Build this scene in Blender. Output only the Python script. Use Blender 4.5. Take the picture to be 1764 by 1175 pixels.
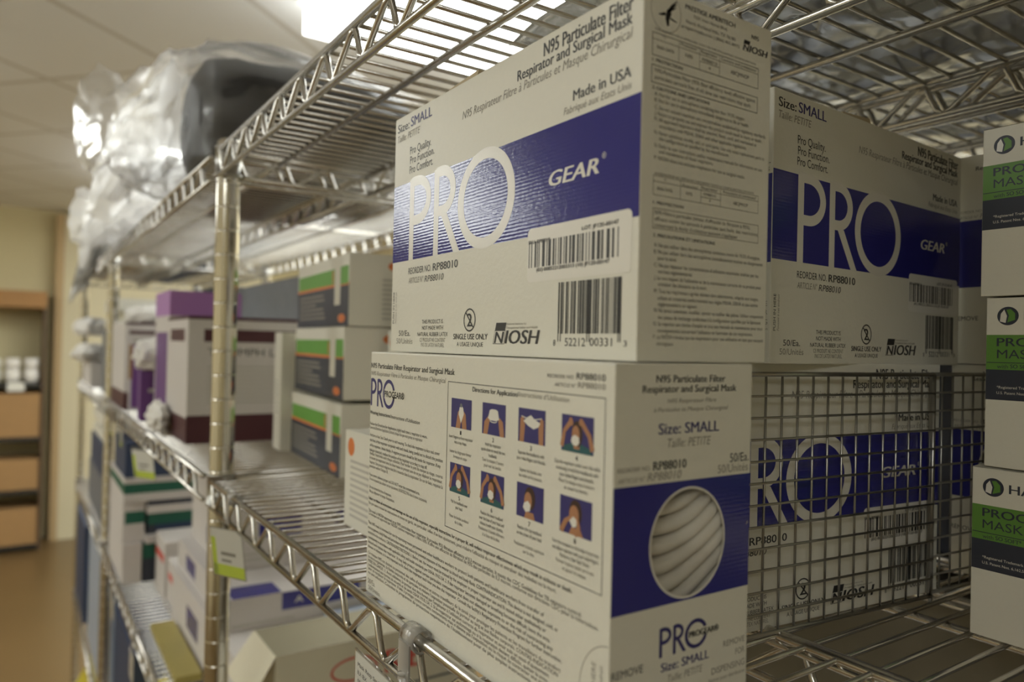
import bpy, bmesh, math, random
from mathutils import Vector, Matrix, noise
scene = bpy.context.scene
for o in list(bpy.data.objects):
    bpy.data.objects.remove(o, do_unlink=True)
COL = scene.collection
PI = math.pi

# ------------------------------------------------------------------ camera
# origin = the eye, X runs along the shelving towards the near end, Y into the
# shelves, Z up; the floor is 1.5 m below the eye
FOC = 1268.96
YAW, PITCH, ROLL = 0.980879, 0.0075693, 0.0226846
cam_d = bpy.data.cameras.new('camera')
cam_d.sensor_width = 36.0
cam_d.lens = FOC / 1764 * 36.0
cam_d.clip_start = 0.01
cam = bpy.data.objects.new('camera', cam_d)
COL.objects.link(cam)
_F = Vector((-math.sin(YAW) * math.cos(PITCH), math.cos(YAW) * math.cos(PITCH), math.sin(PITCH)))
_r = Vector((math.cos(YAW), math.sin(YAW), 0))
_u = _r.cross(_F)
_X = _r * math.cos(ROLL) + _u * math.sin(ROLL)
_U = -_r * math.sin(ROLL) + _u * math.cos(ROLL)
cam.matrix_world = Matrix(((_X.x, _U.x, -_F.x, 0), (_X.y, _U.y, -_F.y, 0), (_X.z, _U.z, -_F.z, 0), (0, 0, 0, 1)))
cam_d.dof.use_dof = True
cam_d.dof.focus_distance = 0.385
cam_d.dof.aperture_fstop = 6.3
scene.camera = cam

# ------------------------------------------------------------------ world, exposure
scene.view_settings.view_transform = 'Standard'
scene.view_settings.look = 'None'
scene.view_settings.gamma = 1.0
scene.view_settings.exposure = -0.42
world = bpy.data.worlds.new('room_air')
scene.world = world
world.use_nodes = True
world.node_tree.nodes['Background'].inputs[0].default_value = (1.0, 0.9, 0.72, 1)
world.node_tree.nodes['Background'].inputs[1].default_value = 0.05
PANEL_LIGHT = 11.0
PANEL_COLOR = (0.98, 1.0, 0.955)

# ------------------------------------------------------------------ materials
def nodes_of(m):
    m.use_nodes = True
    return m.node_tree, m.node_tree.nodes['Principled BSDF']

def mat(name, color, rough=0.5, metal=0.0, bump=0.0, scale=60.0, var=0.0, spec=None, trans=0.0, coat=0.0):
    m = bpy.data.materials.new(name)
    nt, b = nodes_of(m)
    b.inputs['Base Color'].default_value = (*color, 1)
    b.inputs['Roughness'].default_value = rough
    b.inputs['Metallic'].default_value = metal
    if spec is not None:
        b.inputs['Specular IOR Level'].default_value = spec
    if coat:
        b.inputs['Coat Weight'].default_value = coat
        b.inputs['Coat Roughness'].default_value = 0.2
    if bump or var:
        tc = nt.nodes.new('ShaderNodeTexCoord')
        nz = nt.nodes.new('ShaderNodeTexNoise')
        nz.inputs['Scale'].default_value = scale
        nz.inputs['Detail'].default_value = 4
        nt.links.new(tc.outputs['Object'], nz.inputs['Vector'])
        if var:
            mx = nt.nodes.new('ShaderNodeMix')
            mx.data_type = 'RGBA'
            mx.inputs[6].default_value = (*[c * (1 - var) for c in color], 1)
            mx.inputs[7].default_value = (*[min(1, c * (1 + var)) for c in color], 1)
            nt.links.new(nz.outputs['Fac'], mx.inputs[0])
            nt.links.new(mx.outputs[2], b.inputs['Base Color'])
        if bump:
            bp = nt.nodes.new('ShaderNodeBump')
            bp.inputs['Strength'].default_value = bump
            bp.inputs['Distance'].default_value = 0.001
            nt.links.new(nz.outputs['Fac'], bp.inputs['Height'])
            nt.links.new(bp.outputs['Normal'], b.inputs['Normal'])
    return m

def film(name, color, clear, gloss_rough=0.15, gloss=0.25, milk=0.5):
    m = bpy.data.materials.new(name)
    m.use_nodes = True
    nt = m.node_tree
    nt.nodes.clear()
    N = nt.nodes.new
    out = N('ShaderNodeOutputMaterial')
    tr = N('ShaderNodeBsdfTransparent')
    tl = N('ShaderNodeBsdfTranslucent'); tl.inputs[0].default_value = (*color, 1)
    df = N('ShaderNodeBsdfDiffuse'); df.inputs[0].default_value = (*color, 1)
    gl = N('ShaderNodeBsdfGlossy'); gl.inputs['Roughness'].default_value = gloss_rough
    a = N('ShaderNodeMixShader'); a.inputs[0].default_value = milk
    b = N('ShaderNodeMixShader'); b.inputs[0].default_value = clear
    c = N('ShaderNodeMixShader'); c.inputs[0].default_value = gloss
    L = nt.links.new
    L(df.outputs[0], a.inputs[1]); L(tl.outputs[0], a.inputs[2])
    L(a.outputs[0], b.inputs[1]); L(tr.outputs[0], b.inputs[2])
    lw = N('ShaderNodeLayerWeight'); lw.inputs[0].default_value = 0.25
    mu = N('ShaderNodeMath'); mu.operation = 'MULTIPLY'; mu.inputs[1].default_value = gloss * 2
    L(lw.outputs['Fresnel'], mu.inputs[0]); L(mu.outputs[0], c.inputs[0])
    L(b.outputs[0], c.inputs[1]); L(gl.outputs[0], c.inputs[2])
    L(c.outputs[0], out.inputs[0])
    return m

def ridged(name, color, rough):
    # printed band over the fine horizontal flutes of the board
    m = mat(name, color, rough, spec=0.6)
    nt, b = nodes_of(m)
    tc = nt.nodes.new('ShaderNodeTexCoord')
    wv = nt.nodes.new('ShaderNodeTexWave')
    wv.wave_type = 'BANDS'; wv.bands_direction = 'Z'
    wv.inputs['Scale'].default_value = 185
    wv.inputs['Distortion'].default_value = 1.2
    wv.inputs['Detail'].default_value = 2
    nz = nt.nodes.new('ShaderNodeTexNoise'); nz.inputs['Scale'].default_value = 330
    nz.inputs['Detail'].default_value = 3
    ad = nt.nodes.new('ShaderNodeMath'); ad.operation = 'MULTIPLY_ADD'; ad.inputs[1].default_value = 0.3
    bp = nt.nodes.new('ShaderNodeBump')
    bp.inputs['Strength'].default_value = 0.2; bp.inputs['Distance'].default_value = 0.0003
    L = nt.links.new
    L(tc.outputs['Object'], wv.inputs['Vector']); L(tc.outputs['Object'], nz.inputs['Vector'])
    L(wv.outputs['Fac'], ad.inputs[0]); L(nz.outputs['Fac'], ad.inputs[2])
    L(ad.outputs[0], bp.inputs['Height']); L(bp.outputs['Normal'], b.inputs['Normal'])
    return m

CHROME = mat('chrome_wire', (0.63, 0.61, 0.57), 0.2, 1.0, bump=0.15, scale=180)
POSTM = mat('chrome_post', (0.68, 0.65, 0.58), 0.14, 1.0, bump=0.05, scale=90)
COLLARM = mat('collar_metal', (0.4, 0.39, 0.36), 0.3, 1.0)
DARKMETAL = mat('grey_collar', (0.12, 0.12, 0.115), 0.35, 0.3)
MESHM = mat('galvanised_mesh', (0.42, 0.41, 0.38), 0.32, 1.0)
BOARD = mat('white_board', (0.75, 0.73, 0.64), 0.42, bump=0.12, scale=420, var=0.02)
BOARDIN = mat('raw_board', (0.5, 0.42, 0.28), 0.8, bump=0.2, scale=200, var=0.08)
INK = mat('black_ink', (0.025, 0.025, 0.025), 0.45)
INKG = mat('grey_ink', (0.27, 0.25, 0.21), 0.5)
INKN = mat('navy_ink', (0.035, 0.03, 0.16), 0.45)
NAVY = ridged('navy_band', (0.03, 0.03, 0.23), 0.13)
WHITEP = mat('white_print', (0.78, 0.755, 0.69), 0.26)
STICK = mat('sticker_paper', (0.80, 0.775, 0.71), 0.3)
SKIN = mat('skin_print', (0.42, 0.2, 0.1), 0.5)
HAIR = mat('hair_print', (0.05, 0.022, 0.015), 0.5)
TEAL = mat('teal_print', (0.02, 0.1, 0.11), 0.5)
GREEN = mat('green_print', (0.13, 0.36, 0.05), 0.45)
LEAF = mat('leaf_green_print', (0.12, 0.27, 0.05), 0.45)
SLATE = mat('slate_print', (0.035, 0.04, 0.06), 0.45)
ORANGE = mat('orange_print', (0.7, 0.2, 0.05), 0.5)
RED = mat('red_print', (0.6, 0.08, 0.06), 0.5)
MAROON = mat('maroon_print', (0.075, 0.018, 0.025), 0.5)
PURPLE = mat('purple_print', (0.15, 0.055, 0.22), 0.5)
LILAC = mat('lilac_print', (0.42, 0.2, 0.5), 0.5)
DKGREEN = mat('dark_green_print', (0.01, 0.11, 0.07), 0.5)
GREYBOARD = mat('grey_white_board', (0.62, 0.585, 0.56), 0.55, bump=0.1, scale=150, var=0.03)
CREAM = mat('cream_board', (0.68, 0.63, 0.48), 0.6, var=0.04, scale=40)
LIME = mat('lime_card', (0.62, 0.75, 0.04), 0.5)
PAPER = mat('white_card', (0.75, 0.74, 0.68), 0.5)
CLEARP = film('clear_holder_plastic', (0.9, 0.88, 0.83), 0.6, 0.12, 0.5, 0.4)
BAGFILM = film('bag_film', (0.97, 0.97, 0.97), 0.84, 0.22, 0.25, 0.65)
NECKFILM = film('milky_bag_film', (0.97, 0.97, 0.97), 0.5, 0.3, 0.18, 0.7)
LINER = film('white_liner_film', (0.97, 0.97, 0.97), 0.1, 0.3, 0.1, 0.95)
HOLDER = film('label_holder_film', (0.9, 0.9, 0.86), 0.9, 0.1, 0.4, 0.4)
WINFILM = film('window_film', (0.9, 0.9, 0.9), 0.95, 0.1, 0.1, 0.3)
GREYBAG = film('grey_bag_film', (0.55, 0.55, 0.54), 0.12, 0.25, 0.4, 0.5)
BLACKCLOTH = mat('black_cloth', (0.022, 0.022, 0.024), 0.55, bump=0.5, scale=40, var=0.3)
MASKM = mat('mask_cloth', (0.66, 0.62, 0.54), 0.85, bump=0.4, scale=300)
CLOTH = mat('white_cloth', (0.8, 0.78, 0.74), 0.85, bump=0.5, scale=80)
BLUEPK = mat('navy_pack', (0.03, 0.05, 0.11), 0.5, bump=0.3, scale=60)
GREYBLUE = mat('grey_blue_pack', (0.16, 0.17, 0.19), 0.5, var=0.2, scale=30)
YELLOW = mat('yellow_plastic', (0.55, 0.45, 0.03), 0.45, var=0.1, scale=20)
OLIVE = mat('olive_wrap', (0.42, 0.35, 0.1), 0.4, var=0.15, scale=20)
LTBLUE = mat('pale_blue_pack', (0.35, 0.4, 0.48), 0.5, var=0.1, scale=20)
WOOD = mat('brown_board', (0.36, 0.19, 0.065), 0.6, var=0.15, scale=6)
WOODD = mat('dark_frame', (0.1, 0.06, 0.03), 0.6)
KRAFT = mat('kraft_board', (0.36, 0.21, 0.085), 0.7, var=0.1, scale=14)
DRAB = mat('drab_carton_top', (0.3, 0.27, 0.18), 0.65, var=0.1, scale=18)
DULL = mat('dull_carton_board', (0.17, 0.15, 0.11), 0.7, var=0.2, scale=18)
DARKBIN = mat('dark_bin', (0.02, 0.018, 0.014), 0.6)
WHITEWALL = mat('cream_paint', (0.74, 0.66, 0.46), 0.7, var=0.02, scale=3)
NEARWALL = mat('tan_wall_paint', (0.42, 0.36, 0.22), 0.7, var=0.02, scale=3)
WALLM = mat('olive_wall_paint', (0.62, 0.55, 0.33), 0.7, var=0.04, scale=3)
CREAMWALL = mat('cream_wall_paint', (0.68, 0.62, 0.43), 0.6, var=0.03, scale=3)
TANWALL = mat('tan_trim_paint', (0.5, 0.36, 0.19), 0.6, var=0.05, scale=5)
FLOORM = mat('brown_floor', (0.16, 0.1, 0.04), 0.3, var=0.12, scale=2.5)
FOIL = mat('crinkled_grey_film', (0.72, 0.74, 0.78), 0.2, 0.75, bump=0.5, scale=55, var=0.35)
FIXTURE = mat('white_enamel', (0.8, 0.8, 0.78), 0.4)

def ceiling_mat():
    m = mat('ceiling_tile', (0.72, 0.70, 0.655), 0.85)
    nt, b = nodes_of(m)
    tc = nt.nodes.new('ShaderNodeTexCoord')
    mp = nt.nodes.new('ShaderNodeMapping')
    mp.inputs['Rotation'].default_value = (0, 0, -math.radians(41.5))
    mp.inputs['Location'].default_value = (0.12, 0.055, 0)
    br = nt.nodes.new('ShaderNodeTexBrick')
    br.offset = 0.0; br.squash = 1.0
    br.inputs['Color1'].default_value = (0.87, 0.885, 0.9, 1)
    br.inputs['Color2'].default_value = (0.85, 0.865, 0.88, 1)
    br.inputs['Mortar'].default_value = (0.66, 0.65, 0.62, 1)
    br.inputs['Scale'].default_value = 1.0
    br.inputs['Brick Width'].default_value = 0.55
    br.inputs['Row Height'].default_value = 0.55
    br.inputs['Mortar Size'].default_value = 0.012
    L = nt.links.new
    L(tc.outputs['Object'], mp.inputs[0]); L(mp.outputs[0], br.inputs['Vector'])
    L(br.outputs['Color'], b.inputs['Base Color'])
    return m
CEILM = ceiling_mat()
def emission(name, color, s):
    m = bpy.data.materials.new(name)
    m.use_nodes = True
    nt = m.node_tree; nt.nodes.clear()
    e = nt.nodes.new('ShaderNodeEmission'); o = nt.nodes.new('ShaderNodeOutputMaterial')
    e.inputs[0].default_value = (*color, 1); e.inputs[1].default_value = s
    nt.links.new(e.outputs[0], o.inputs[0])
    return m
LAMP = emission('lit_diffuser', PANEL_COLOR, PANEL_LIGHT)

# ------------------------------------------------------------------ mesh helpers
class MB:
    """collects polygons for ONE mesh object"""
    def __init__(s):
        s.v, s.f, s.m, s.mats, s.sm = [], [], [], [], []
    def mi(s, m):
        if m not in s.mats: s.mats.append(m)
        return s.mats.index(m)
    def add(s, vs, fs, m, smooth=False):
        b = len(s.v); k = s.mi(m)
        s.v += [tuple(v) for v in vs]
        for f in fs:
            s.f.append([b + i for i in f]); s.m.append(k); s.sm.append(smooth)
    def box(s, x0, x1, y0, y1, z0, z1, m, mtop=None):
        vs = [(x, y, z) for z in (z0, z1) for y in (y0, y1) for x in (x0, x1)]
        s.add(vs, [(0, 2, 3, 1), (0, 1, 5, 4), (1, 3, 7, 5), (3, 2, 6, 7), (2, 0, 4, 6)], m)
        s.add(vs, [(4, 5, 7, 6)], mtop or m)
    def tube(s, pts, r, m, n=8, cap=True, flat=1.0):
        pts = [Vector(p) for p in pts]
        rs = r if isinstance(r, (list, tuple)) else [r] * len(pts)
        vs, fs = [], []
        t0 = (pts[1] - pts[0]).normalized()
        up = Vector((0, 0, 1)) if abs(t0.z) < 0.9 else Vector((1, 0, 0))
        a = t0.cross(up).normalized()
        for i, p in enumerate(pts):
            if i == 0: t = pts[1] - pts[0]
            elif i == len(pts) - 1: t = pts[-1] - pts[-2]
            else: t = (pts[i + 1] - p).normalized() + (p - pts[i - 1]).normalized()
            t.normalize()
            a = (a - t * a.dot(t)).normalized()
            b = t.cross(a)
            for k in range(n):
                w = 2 * PI * k / n
                vs.append(p + a * math.cos(w) * rs[i] + b * math.sin(w) * rs[i] * flat)
        for i in range(len(pts) - 1):
            for k in range(n):
                fs.append((i * n + k, i * n + (k + 1) % n, (i + 1) * n + (k + 1) % n, (i + 1) * n + k))
        if cap:
            fs.append(tuple(range(n))[::-1]); fs.append(tuple((len(pts) - 1) * n + k for k in range(n)))
        s.add(vs, fs, m, True)
    def lathe(s, prof, m, n=24, c=(0, 0, 0)):
        vs, fs = [], []
        for r, z in prof:
            for k in range(n):
                w = 2 * PI * k / n
                vs.append((c[0] + r * math.cos(w), c[1] + r * math.sin(w), c[2] + z))
        for i in range(len(prof) - 1):
            for k in range(n):
                fs.append((i * n + k, i * n + (k + 1) % n, (i + 1) * n + (k + 1) % n, (i + 1) * n + k))
        fs.append(tuple(range(n))[::-1]); fs.append(tuple((len(prof) - 1) * n + k for k in range(n)))
        s.add(vs, fs, m, True)
    def mesh(s, name):
        me = bpy.data.meshes.new(name)
        me.from_pydata(s.v, [], s.f)
        for m in s.mats: me.materials.append(m)
        me.polygons.foreach_set('material_index', s.m)
        me.polygons.foreach_set('use_smooth', s.sm)
        me.update()
        return me
    def build(s, name, parent=None, bevel=0.0, loc=None):
        return link(name, s.mesh(name), parent, bevel, loc)

def link(name, me, parent=None, bevel=0.0, loc=None, label=None):
    o = bpy.data.objects.new(name, me)
    COL.objects.link(o)
    if parent is not None: o.parent = parent
    if loc is not None: o.location = loc
    if bevel:
        md = o.modifiers.new('edge', 'BEVEL'); md.width = bevel; md.segments = 2; md.limit_method = 'ANGLE'
        md.angle_limit = math.radians(50)
    if label: o['label'] = label
    return o

def tag(o, label, cat, group=None):
    o['label'] = label; o['category'] = cat
    if group: o['group'] = group
    return o

def thing(name, label, cat, loc=(0, 0, 0), rz=0.0, group=None):
    o = bpy.data.objects.new(name, None)
    o.empty_display_size = 0.02
    COL.objects.link(o)
    o.location = loc; o.rotation_euler = (0, 0, rz)
    return tag(o, label, cat, group)

def dup(root, label, loc, rz, group=None):
    r = root.copy(); COL.objects.link(r)
    r.location = loc; r.rotation_euler = (0, 0, rz); r['label'] = label
    if group: r['group'] = group
    for ch in list(root.children):
        c = ch.copy(); COL.objects.link(c); c.parent = r
        for g in list(ch.children):
            d = g.copy(); COL.objects.link(d); d.parent = c
    return r

def struct(o):
    o['kind'] = 'structure'
    return o

# ------------------------------------------------------------------ flat print (writing, bands, pictures) on a face
_cache = {}
def text_geo(s, bold=False, ital=False, res=3):
    bold = False; k = (s, bold, ital, res)
    if k not in _cache:
        c = bpy.data.curves.new('t', 'FONT')
        c.body = s; c.size = 1.0; c.resolution_u = res
        c.offset = 0.0
        c.shear = 0.2 if ital else 0.0
        o = bpy.data.objects.new('t', c)
        me = bpy.data.meshes.new_from_object(o)
        vs = [(v.co.x, v.co.y) for v in me.vertices]
        fs = [tuple(p.vertices) for p in me.polygons]
        bpy.data.objects.remove(o); bpy.data.curves.remove(c); bpy.data.meshes.remove(me)
        x0 = min(v[0] for v in vs); x1 = max(v[0] for v in vs)
        _cache[k] = ([((x - x0) / (x1 - x0), y / 0.69) for x, y in vs], fs)
    return _cache[k]

INKD = mat('dark_grey_ink', (0.12, 0.11, 0.095), 0.5)
INKS = {'k': INK, 'g': INKG, 'd': INKD, 'n': INKN, 'w': WHITEP, 'r': RED}
class Print:
    """2-D drawing in millimetres, laid on a face by fmap(u, v, lift)"""
    def __init__(s, fmap):
        s.fmap = fmap; s.mb = MB()
    def poly(s, pts, m, layer=1, faces=None):
        s.mb.add([s.fmap(u / 1000, v / 1000, layer * 0.00004) for u, v in pts], faces or [tuple(range(len(pts)))], m)
    def rect(s, u0, v0, u1, v1, m, layer=1):
        s.poly([(u0, v0), (u1, v0), (u1, v1), (u0, v1)], m, layer)
    def rrect(s, u0, v0, u1, v1, r, m, layer=1):
        pts = []
        for cx, cy, a0 in ((u1 - r, v0 + r, -90), (u1 - r, v1 - r, 0), (u0 + r, v1 - r, 90), (u0 + r, v0 + r, 180)):
            for k in range(7):
                a = math.radians(a0 + 15 * k); pts.append((cx + r * math.cos(a), cy + r * math.sin(a)))
        s.poly(pts, m, layer)
    def frame(s, u0, v0, u1, v1, w, m, layer=2):
        s.rect(u0, v0, u1, v0 + w, m, layer); s.rect(u0, v1 - w, u1, v1, m, layer)
        s.rect(u0, v0, u0 + w, v1, m, layer); s.rect(u1 - w, v0, u1, v1, m, layer)
    def ell(s, cu, cv, ru, rv, m, layer=1, n=40, rot=0.0):
        c, d = math.cos(rot), math.sin(rot)
        s.poly([(cu + ru * math.cos(t) * c - rv * math.sin(t) * d, cv + ru * math.cos(t) * d + rv * math.sin(t) * c) for t in (2 * PI * k / n for k in range(n))], m, layer)
    def ring(s, cu, cv, ru, rv, wu, wv, m, layer=2, a0=0, a1=360, n=64):
        pts = []
        for k in range(n + 1):
            t = math.radians(a0 + (a1 - a0) * k / n)
            pts += [(cu + ru * math.cos(t), cv + rv * math.sin(t)), (cu + (ru - wu) * math.cos(t), cv + (rv - wv) * math.sin(t))]
        s.poly(pts, m, layer, [(2 * k, 2 * k + 2, 2 * k + 3, 2 * k + 1) for k in range(n)])
    def stroke(s, pts, w, m, layer=2):
        P = [Vector(p) for p in pts]; out = []
        ws = w if isinstance(w, (list, tuple)) else [w] * len(P)
        for i, p in enumerate(P):
            t = (P[min(i + 1, len(P) - 1)] - P[max(i - 1, 0)]).normalized()
            n = Vector((-t.y, t.x)) * ws[i] / 2
            out += [tuple(p + n), tuple(p - n)]
        s.poly(out, m, layer, [(2 * k, 2 * k + 2, 2 * k + 3, 2 * k + 1) for k in range(len(P) - 1)])
    def text(s, t, u, v, w, cap, st='k', layer=3, up=None, color=None):
        t = t.strip()
        vs, fs = text_geo(t, 'b' in st, 'i' in st, 2 if len(t) > 30 else 3)
        m = color or INKS[st[0]]
        if up: pts = [(u - y * cap, v + x * w) for x, y in vs]
        else: pts = [(u + x * w, v + y * cap) for x, y in vs]
        s.poly(pts, m, layer, fs)
        if 'b' in st:
            d = cap * (0.022 if 'h' in st else 0.03)
            for k in ((-2, -1, 1, 2) if 'x' in st else (-1, 1)):
                s.poly([(x, y + k * d) if up else (x + k * d, y) for x, y in pts], m, layer + 0.15 * k, fs)
    def centred(s, t, uc, v, w, cap, st='k', layer=3):
        s.text(t, uc - w / 2, v, w, cap, st, layer)
    def lines(s, T):
        for t, u, v, w, cap, st in T: s.text(t, u, v, w, cap, st)
    def bars(s, u0, u1, v0, v1, seed, m, pat=None, layer=3, top1=None, unit=None):
        rnd = random.Random(seed); u = u0; unit = unit or (u1 - u0) / 95
        while u < u1:
            b = unit * rnd.choice((1, 1, 2, 2, 3)); g = unit * rnd.choice((1, 1, 2, 3))
            b = min(b, u1 - u)
            s.rect(u, v0, u + b, v1, m, layer)
            u += b + g
    def pro_letters(s, u0, v0, u1, v1, wt, m, layer=2, gap=None):
        """tall narrow P and R and a wide elliptical O"""
        W = u1 - u0; H = v1 - v0
        def bowl(ua, ub, top, bot):
            pts = []
            cy = (top + bot) / 2; ry = (top - bot) / 2 - wt * 0.45; rx = (ub - ua) * 0.58
            mid = ub - wt / 2 - rx
            pts.append((ua, top - wt * 0.45)); pts.append((mid, top - wt * 0.45))
            for k in range(1, 20):
                a = PI / 2 - PI * k / 20; pts.append((mid + rx * math.cos(a), cy + ry * math.sin(a)))
            pts.append((mid, bot + wt * 0.45)); pts.append((ua, bot + wt * 0.45))
            s.stroke(pts, wt, m, layer + .5)
        p0, p1 = u0, u0 + W * 0.245
        s.rect(p0, v0, p0 + wt, v1 - wt * .1, m, layer); bowl(p0 + wt / 2, p1, v1, v0 + H * 0.43)
        r0, r1 = u0 + W * 0.28, u0 + W * 0.50
        s.rect(r0, v0, r0 + wt, v1 - wt * .1, m, layer); bowl(r0 + wt / 2, r1, v1, v0 + H * 0.45)
        a = r0 + W * 0.085
        s.poly([(a - wt * .2, v0 + H * 0.46), (a + wt * 1.0, v0 + H * 0.46), (r1 + wt * 1.0, v0), (r1 - wt * .15, v0)], m, layer + .25)
        oc = u0 + W * 0.77
        s.ring(oc, (v0 + v1) / 2, W * 0.245, H * 0.515, wt * 1.1, wt * 1.0, m, layer, *(gap or (0, 360)))
    def niosh(s, u, v, w, h, ink=None):
        ink = ink or INK
        sl = h * 0.2
        s.poly([(u + w * .04 , v + h * .62), (u + w * .27, v + h * .62), (u + w * .30, v + h), (u + w * .07, v + h)], ink, 3)
        s.poly([(u, v), (u + w * .25, v), (u + w * .28, v + h * .62), (u + w * .04, v + h * .62)], WHITEP, 3)
        s.stroke([(u, v), (u + w * .25, v), (u + w * .28, v + h * .62), (u + w * .04, v + h * .62), (u, v)], w * .008, ink, 4)
        s.text('N', u + w * .03, v + h * .03, w * .22, h * .55, 'kbix', 4, color=ink)
        s.text('IOSH', u + w * .27, v + h * .02, w * .73, h * .62, 'kbix', 3, color=ink)
    def build(s, name, parent, label=None):
        o = s.mb.build(name, parent)
        if label: o['label'] = label
        return o
T_PRO=[
 ('Size: ', 3.75, 132.85, 15.6, 4.97, 'kb'),
 ('SMALL', 21.68, 133.11, 26.4, 5.55, 'nb'),
 ('Taille: PETITE', 3.83, 126.94, 29.81, 3.97, 'gi'),
 ('Pro Quality.', 21.35, 116.61, 26.51, 4.48, 'k'),
 ('Pro Function.', 21.66, 110.91, 30.31, 4.47, 'k'),
 ('Pro Comfort.', 21.26, 105.22, 29.31, 4.47, 'k'),
 ('N95 Particulate Filter', 154.13, 132.93, 56.99, 5.98, 'kb'),
 ('Respirator and Surgical Mask', 133.71, 127.68, 77.17, 4.86, 'kb'),
 ('N95 Respirateur Filtre à Particules et Masque Chirurgical', 82.8, 122.33, 128.36, 4.24, 'gi'),
 ('Made in USA', 175.74, 107.54, 34.99, 4.35, 'kb'),
 ('Fabriqué aux Etats Unis', 169.51, 102.94, 41.56, 3.05, 'gi'),
 ('GEAR', 160.25, 74.25, 32.72, 6.38, 'wbi'),
 ('REORDER NO.', 22.95, 45.7, 28.38, 3.66, 'k'),
 ('RP88010', 53.54, 45.57, 27.71, 4.13, 'kb'),
 ('ARTICLE N°', 23.24, 40.22, 18.94, 3.29, 'gi'),
 ('RP88010', 43.72, 39.97, 22.44, 3.51, 'ki'),
 ('SKU: RP88010', 145.46, 50.58, 16.02, 1.4, 'k'),
 ('LOT: JF120-00147', 183.22, 52.58, 22.06, 1.52, 'k'),
 ('(01) 00852212003313 (10) JF120-00147', 151.93, 37.92, 48.56, 1.51, 'k'),
 ('8', 165.59, 5.4, 1.64, 2.51, 'k'),
 ('52212', 173.64, 5.38, 13.35, 3.36, 'k'),
 ('00331', 189.7, 5.58, 13.4, 3.22, 'k'),
 ('3', 209.65, 5.59, 1.87, 2.22, 'k'),
 ('THIS PRODUCT IS', 41.96, 16.36, 24.75, 2.19, 'k'),
 ('NOT MADE WITH', 42.14, 12.94, 24.73, 2.19, 'k'),
 ('NATURAL RUBBER LATEX', 36.49, 9.35, 35.72, 2.22, 'k'),
 ('CE PRODUIT NE CONTIENT', 39.6, 6.19, 30.19, 2.2, 'g'),
 ('PAS DE LATEX NATUREL', 41.21, 3.37, 27.42, 2.19, 'g'),
 ('SINGLE USE ONLY', 78.58, 7.76, 33.81, 2.84, 'kb'),
 ('A USAGE UNIQUE', 82.37, 4.19, 26.0, 2.18, 'k'),
 ('National Institute for', 129.21, 14.67, 16.42, 1.01, 'g'),
 ('Occupational Safety and Health', 128.89, 12.9, 25.13, 1.02, 'gb'),
 ('IOSH', 127.86, 5.94, 27.35, 6.54, 'kbi'),
 ('50/Ea.', 11.58, 9.49, 15.38, 3.16, 'k'),
 ('50/Unités', 8.57, 4.86, 21.68, 3.18, 'g'),
]
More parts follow.
